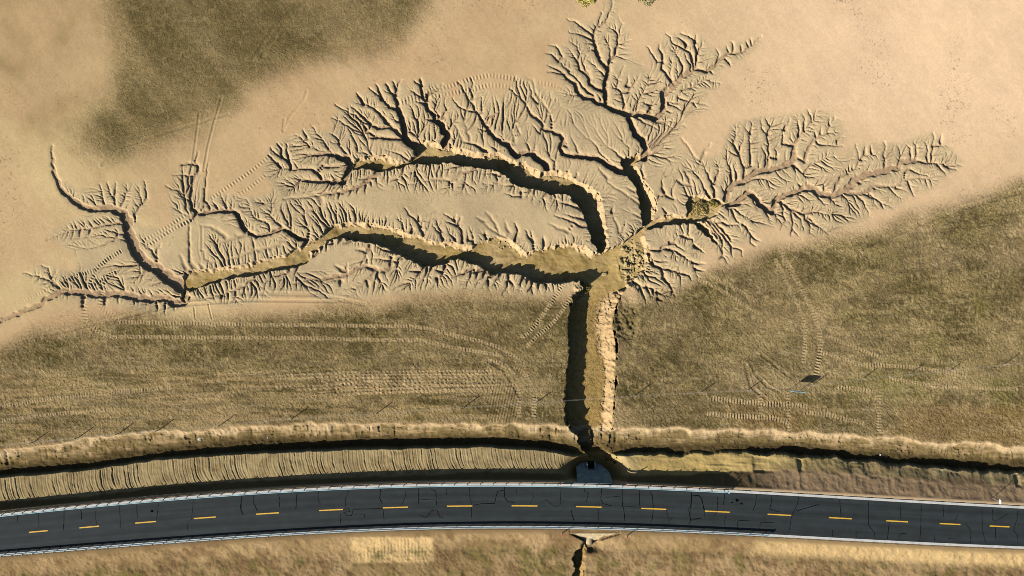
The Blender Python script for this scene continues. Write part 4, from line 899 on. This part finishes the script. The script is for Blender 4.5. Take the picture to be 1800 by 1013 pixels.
for h_ in (.35, .8, 1.25, 1.58):
    mb = MB()
    for p, q in zip(tops[:-1], tops[1:]):
        n = 6
        for k in range(n):
            f0, f1 = k / n, (k + 1) / n
            sg = lambda f: -.12 * 4 * f * (1 - f)
            mb.tube((p[0] + (q[0] - p[0]) * f0, p[1] + (q[1] - p[1]) * f0, p[2] + (q[2] - p[2]) * f0 + h_ + sg(f0)), (p[0] + (q[0] - p[0]) * f1, p[1] + (q[1] - p[1]) * f1, p[2] + (q[2] - p[2]) * f1 + h_ + sg(f1)), .004, n=4)
    mb.build("wire", M_WIRE, fence)

# ------------------------------------------------------------------ notice board on two legs
M_WHITE = mat("sign_white", rgb(226, 230, 232), .5, 5, .05); M_BLUE = mat("sign_blue", rgb(150, 205, 228), .5, 5, .06); M_STEEL = mat("galvanised_steel", rgb(150, 152, 150), .5, 9, .1)
bx_, by_ = 1396.5, 686.0; z0 = zat(bx_, by_); bd = empty("notice_board", (wx(bx_), wy(by_), z0), R(-4)); tag(bd, "white notice board on two steel legs at the wire fence, casting a dark rectangular shadow", "notice board")
for sx_ in (-.85, .85):
    mb = MB(); mb.tube((sx_, 0, -.3), (sx_, 0, 2.15), .04); mb.build("leg", M_STEEL, bd)
mb = MB(); mb.box((0, -.055, 1.72), (2.0, .03, .9)); pn_ = mb.build("panel", M_WHITE, bd)
mb = MB()
for a in ((0, 1.285, 2.06, .05), (0, 2.175, 2.06, .05)): mb.box((a[0], -.055, a[1]), (a[2], .07, a[3]))
for s_ in (-1.015, 1.015): mb.box((s_, -.055, 1.73), (.05, .07, .84))
mb.build("frame", M_BLUE, pn_)

# ------------------------------------------------------------------ road sign by the right verge
sx0, sy0 = 1737, 873; z0 = zat(sx0, sy0); sg_ = empty("road_sign", (wx(sx0), wy(sy0), z0), 0); tag(sg_, "small white road sign on a tall steel pole beside the north kerb, right end", "road sign")
mb = MB(); mb.tube((0, 0, -.4), (0, 0, 2.9), .045); mb.build("pole", M_STEEL, sg_)
mb = MB(); n = 24
mb.tube((-.05, 0, 2.6), (-.075, 0, 2.6), .36, n=n); mb.build("plate", M_WHITE, sg_)
mb = MB(); mb.box((-.02, 0, 2.6), (.05, .5, .05)); mb.box((-.02, 0, 2.4), (.05, .4, .05)); mb.build("bracket", M_STEEL, sg_)

# ------------------------------------------------------------------ red and white delineator posts at the culvert
M_RED = mat("post_red", rgb(200, 44, 44), .5, 8, .08)
def delin(px, py, label, first=None):
    z0 = ROAD_Z - .02 if first is None else ROAD_Z - .02
    z0 = zat(px, py)
    if first is None:
        o = empty("marker_post", (0, 0, 0))
        mb = MB(); mb.tube((0, 0, -.3), (0, 0, .9), .075, n=10); mb.build("shaft", M_WHITE, o)
        for h0 in (.9, .5):
            mb = MB(); mb.tube((0, 0, h0 - .0), (0, 0, h0 + .18), .079, n=10); mb.build("red_band", M_RED, o)
    else: o = copy_tree(first)
    o.location = (wx(px), wy(py), z0); tag(o, label, "marker post", "red and white posts at the culvert corners"); return o
d0_ = delin(984, 846, "red and white marker post behind the north guardrail, left of the grey culvert slab")
delin(1099, 848, "red and white marker post behind the north guardrail, right of the grey culvert slab", d0_)
delin(987, 934, "red and white marker post behind the south guardrail, left of the pale concrete apron", d0_)
delin(1100, 938, "red and white marker post behind the south guardrail, right of the pale concrete apron", d0_)

# ------------------------------------------------------------------ culvert inlet (north) and outlet (south)
M_SLAB = mat("culvert_concrete", rgb(122, 134, 130), .9, 1.3, .25, .01, 12); M_PALE = mat("apron_concrete", rgb(176, 160, 124), .9, 1.6, .3, .012, 10); M_DARK = mat("pipe_inside", rgb(40, 38, 34), .95)
def lerp(a, b_, t): return a + (b_ - a) * t
inl = empty("culvert_inlet", (wx(1046), wy(847), 0)); tag(inl, "grey sloping concrete slab with a dark square opening below the north guardrail", "culvert")
# sloping slab: outline in photo pixels, top edge high at the verge and foot low in the pit
SO = P("1014,848 1014,824 1022,819 1034,817.5 1034,828.5 1046.5,828.5 1046.5,818 1060,822 1072,832 1076,848")
mb = MB(); ox, oy = wx(1046), wy(847)
def slz(py): return lerp(ROAD_Z - .05, -2.3, (848 - py) / 31.0)
for (a, b_) in SO: mb.v.append((wx(a) - ox, wy(b_) - oy, slz(b_) + .0))
for (a, b_) in SO: mb.v.append((wx(a) - ox, wy(b_) - oy, slz(b_) - .35))
n = len(SO)
for tri in ([0, 1, 2, 3, 4], [0, 4, 5, 9], [5, 6, 7, 8, 9]): mb.f.append(tuple(tri)); mb.f.append(tuple(t_ + n for t_ in tri[::-1]))
for i in range(n): j = (i + 1) % n; mb.f.append((i, j, j + n, i + n))
mb.build("slab", M_SLAB, inl)
mb = MB(); cx_ = wx(1040.25) - ox
mb.box((cx_ - .62, wy(822) - oy, -2.0), (.14, 1.1, 2.0)); mb.box((cx_ + .62, wy(822) - oy, -2.0), (.14, 1.1, 2.0)); mb.box((cx_, wy(829.5) - oy, -1.9), (1.36, .12, 2.2))
mb.build("opening_wall", M_SLAB, inl)
mb = MB(); mb.box((cx_, wy(822.5) - oy, -2.9), (1.08, 1.1, .08)); mb.build("opening_floor", M_DARK, inl)
mb = MB(); mb.box((cx_, wy(848.5) - oy + .2, ROAD_Z - .16), (5.9, .22, .28)); mb.build("coping", M_SLAB, inl)

out = empty("culvert_outlet", (wx(1046), wy(932), 0)); tag(out, "pale sunlit concrete apron with a round pipe mouth below the south guardrail", "culvert")
ox, oy = wx(1046), wy(932)
AO = P("1008,934 1018,941 1024,947 1031,951 1044,951 1052,947 1057,942 1070,939 1082,934")
mb = MB()
def az(py): return lerp(ROAD_Z - .03, -.35, (py - 934) / 19.0)
for (a, b_) in AO: mb.v.append((wx(a) - ox, wy(b_) - oy, az(b_)))
for (a, b_) in AO: mb.v.append((wx(a) - ox, wy(b_) - oy, az(b_) - .4))
n = len(AO); mb.f.append(tuple(range(n))); mb.f.append(tuple(range(n, 2 * n))[::-1])
for i in range(n): j = (i + 1) % n; mb.f.append((i, j, j + n, i + n))
mb.build("apron", M_PALE, out)
pc = (wx(1036.5) - ox, wy(953) - oy)
mb = MB(); n = 18; R0, R1 = .42, .55
for yy_, in ((.9,), (-.35,)):
    for rr in (R0, R1):
        for i in range(n):
            t = 2 * math.pi * i / n; mb.v.append((pc[0] + rr * math.cos(t), pc[1] + yy_, -.25 + rr * math.sin(t)))
for i in range(n):
    j = (i + 1) % n
    mb.f += [(i, j, 2 * n + j, 2 * n + i), (n + j, n + i, 3 * n + i, 3 * n + j), (2 * n + i, 2 * n + j, 3 * n + j, 3 * n + i), (j, i, n + i, n + j)]
mb.build("pipe", M_PALE, out)
mb = MB(); mb.tube((pc[0], pc[1] + .85, -.25), (pc[0], pc[1] + .8, -.25), .43, n=18); mb.build("pipe_inside", M_DARK, out)

# ------------------------------------------------------------------ shrubs, clods, grass
def leaf_mesh(name, n, rx_, ry_, rz_, size, seed, m_, parent=None, flat=.5):
    rg_ = np.random.default_rng(seed)
    d = rg_.normal(size=(n, 3)); d /= np.linalg.norm(d, axis=1)[:, None]; d[:, 2] = np.abs(d[:, 2])
    lump = 1 + .25 * np.sin(d[:, 0] * 5 + seed) * np.cos(d[:, 1] * 6 + seed * 2)
    r_ = (rg_.uniform(.25, 1, n) ** .5) * lump
    c = d * r_[:, None] * np.array([rx_, ry_, rz_])
    a = rg_.normal(size=(n, 3)); a /= np.linalg.norm(a, axis=1)[:, None]; b2 = np.cross(a, rg_.normal(size=(n, 3))); b2 /= np.linalg.norm(b2, axis=1)[:, None]
    sz = size * rg_.uniform(.5, 1.2, n)[:, None]
    vs_ = np.stack([c - a * sz, c + b2 * sz * .45, c + a * sz, c - b2 * sz * .45], 1).reshape(-1, 3)
    me_ = bpy.data.meshes.new(name); me_.from_pydata(vs_.tolist(), [], [(4 * i, 4 * i + 1, 4 * i + 2, 4 * i + 3) for i in range(n)]); me_.update(); me_.materials.append(m_)
    o = bpy.data.objects.new(name, me_); C.objects.link(o)
    if parent: o.parent = parent
    return o
M_LEAFY = mat("leaf_yellow_green", rgb(226, 210, 110), .8, 3, .3); M_LEAFG = mat("leaf_grey_green", rgb(206, 194, 136), .8, 3, .3); M_LEAFO = mat("leaf_olive", rgb(176, 156, 84), .8, 3, .3); M_LEAFP = mat("leaf_ochre", rgb(190, 166, 100), .9, 3, .35); M_STEM = mat("stem", rgb(96, 76, 50), .9)
def shrub(px, py, rx_, ry_, rz_, n, size, seed, m_, label, group=None):
    z0 = zat(px, py); r_ = empty("shrub", (wx(px), wy(py), z0 - .05)); tag(r_, label, "shrub", group)
    leaf_mesh("foliage", n, rx_, ry_, rz_, size, seed, m_, r_)
    mb = MB(); rg_ = random.Random(seed)
    for k in range(9):
        t = rg_.uniform(0, 6.28); f = rg_.uniform(.3, .75); mb.tube((0, 0, -.1), (rx_ * f * math.cos(t), ry_ * f * math.sin(t), rz_ * rg_.uniform(.4, .8)), .035, .008, n=5)
    mb.build("stem", M_STEM, r_)
shrub(1033, -7, 1.75, 1.6, .55, 5200, .10, 3, M_LEAFY, "round yellow-green bush cut by the top edge, left of the topmost rill tip")
shrub(1136, -8, 1.9, 1.7, .5, 3600, .09, 4, M_LEAFG, "round grey-green bush cut by the top edge, right of the topmost rill tip")
shrub(1232, 366, 1.3, 1.2, .6, 1700, .11, 5, M_LEAFP, "ochre and olive bush filling the round pit right of the junction")
shrub(1255, 358, .9, .6, .6, 1200, .11, 6, M_LEAFO, "olive bush in the right half of the round pit")
shrub(1030, 507, .8, .9, .6, 1200, .10, 8, M_LEAFO, "olive bush at the head of the deep trunk gully")
shrub(1022, 498, .6, .5, .4, 700, .10, 9, M_LEAFO, "small olive bush on the corner where the long left gully meets the trunk")

M_ROCK = mat("clod_pale", rgb(190, 166, 118), .95, 4, .2, .03, 8)
import bmesh
def rock_mesh(seed):
    bm = bmesh.new(); bmesh.ops.create_icosphere(bm, subdivisions=2, radius=1); rg_ = random.Random(seed)
    ds = [Vector((rg_.gauss(0, 1), rg_.gauss(0, 1), rg_.gauss(0, 1))).normalized() for _ in range(9)]
    for v_ in bm.verts:
        for d in ds:
            q = v_.co.dot(d)
            if q > .62: v_.co -= d * (q - .62)
        v_.co *= 1 + rg_.uniform(-.05, .05); v_.co.z *= .7
    m2 = bpy.data.meshes.new("clod"); bm.to_mesh(m2); bm.free(); m2.materials.append(M_ROCK); return m2
rms = [rock_mesh(i) for i in range(5)]
rg_ = random.Random(5)
spots = [(1112 + rg_.gauss(0, 13), 460 + rg_.gauss(0, 20), rg_.uniform(.14, .42)) for _ in range(46)] + [(1068 + rg_.gauss(0, 6), rg_.uniform(540, 760), rg_.uniform(.08, .2)) for _ in range(16)] + [(895 + rg_.gauss(0, 14), 432 + rg_.gauss(0, 6), rg_.uniform(.1, .3)) for _ in range(14)] + [(835 + rg_.gauss(0, 20), 268 + rg_.gauss(0, 3), rg_.uniform(.1, .22)) for _ in range(12)]
for i, (a, b_, s_) in enumerate(spots):
    o = bpy.data.objects.new("clod", rms[i % 5]); C.objects.link(o); o.location = (wx(a), wy(b_), zat(a, b_) + s_ * .2); o.scale = (s_, s_ * rg_.uniform(.7, 1.2), s_ * rg_.uniform(.7, 1)); o.rotation_euler = (0, 0, rg_.uniform(0, 6))
    if i < 46: tag(o, "pale yellow clod of earth in the rubble heap where the gullies meet", "clod", "clods in the rubble at the meeting of the gullies")
    elif i < 62: tag(o, "small clod of earth lying along the sunlit side of the trunk gully", "clod", "clods along the trunk gully")
    elif i < 76: tag(o, "clod of earth fallen below the north bank of the lower long gully", "clod", "clods below the lower gully bank")
    else: tag(o, "clod of earth on the north bank of the upper curved gully", "clod", "clods on the upper gully bank")
M_BAG = mat("litter_white", rgb(220, 222, 220), .6)
for k, (a, b_, lb) in enumerate([(346, 774, "small white scrap of litter in the ditch, the larger one on the left"), (466, 772, "tiny white scrap of litter on the terrace face left of centre"), (1552, 802, "tiny white scrap of litter in the ditch on the right"), (1068, 546, "tiny white scrap of litter on the floor of the trunk gully")]):
    bm = bmesh.new(); bmesh.ops.create_grid(bm, x_segments=5, y_segments=5, size=.22 if k == 0 else .13)
    for v_ in bm.verts: v_.co.z = rg_.uniform(0, .12)
    m2 = bpy.data.meshes.new("litter"); bm.to_mesh(m2); bm.free(); m2.materials.append(M_BAG); o = bpy.data.objects.new("litter", m2); C.objects.link(o); o.location = (wx(a), wy(b_), zat(a, b_) + .04); o.rotation_euler = (0, 0, k * 1.3); tag(o, lb, "litter")

# dry grass: leaning blades scattered over the olive ground
print('grass')
NB = 160000
dens = grass * (1 - .7 * g2) * (deep < .05) * (carve < .12) + .8 * ((Y > yS(X) + 12) & (deep < .05)) + .9 * ditm + .6 * slp
dens = dens * (.25 + .75 * sstep(-.3, .4, fbm(X, Y, 15, 3, 201)))
pr_ = dens.ravel().astype(np.float64); cs = np.cumsum(pr_); cs /= cs[-1]
pk = np.searchsorted(cs, RNG.uniform(0, 1, NB)); jy_, jx_ = pk // NX, pk % NX
bxx = wx(gx[jx_] + RNG.uniform(-.6, .6, NB)); byy = wy(gy[jy_] + RNG.uniform(-.6, .6, NB)); bz_ = Z[jy_, jx_]
th = RNG.uniform(0, 6.283, NB); hh = RNG.uniform(.03, .12, NB) * (.7 + .9 * (RNG.uniform(0, 1, NB) > .93)); wd_ = RNG.uniform(.015, .035, NB) ; ln_ = RNG.uniform(.2, .8, NB) * hh; ta = RNG.uniform(0, 6.283, NB)
p0 = np.stack([bxx - np.cos(th) * wd_, byy - np.sin(th) * wd_, bz_ - .01], 1); p1 = np.stack([bxx + np.cos(th) * wd_, byy + np.sin(th) * wd_, bz_ - .01], 1); p2 = np.stack([bxx + np.cos(ta) * ln_, byy + np.sin(ta) * ln_, bz_ + hh], 1)
vv_ = np.stack([p0, p1, p2], 1).reshape(-1, 3).astype(np.float32)
gm_ = bpy.data.meshes.new("dry_grass"); gm_.vertices.add(3 * NB); gm_.vertices.foreach_set("co", vv_.ravel()); gm_.loops.add(3 * NB); gm_.loops.foreach_set("vertex_index", np.arange(3 * NB, dtype=np.int32)); gm_.polygons.add(NB); gm_.polygons.foreach_set("loop_start", np.arange(0, 3 * NB, 3, dtype=np.int32)); gm_.update(calc_edges=True)
gm_.materials.append(mat("dry_grass", rgb(112, 103, 66), .9, 2.5, .6))
go = bpy.data.objects.new("dry_grass", gm_); C.objects.link(go); tag(go, "short dry olive grass growing on the field and verges", "grass", kind="stuff")
print('done')
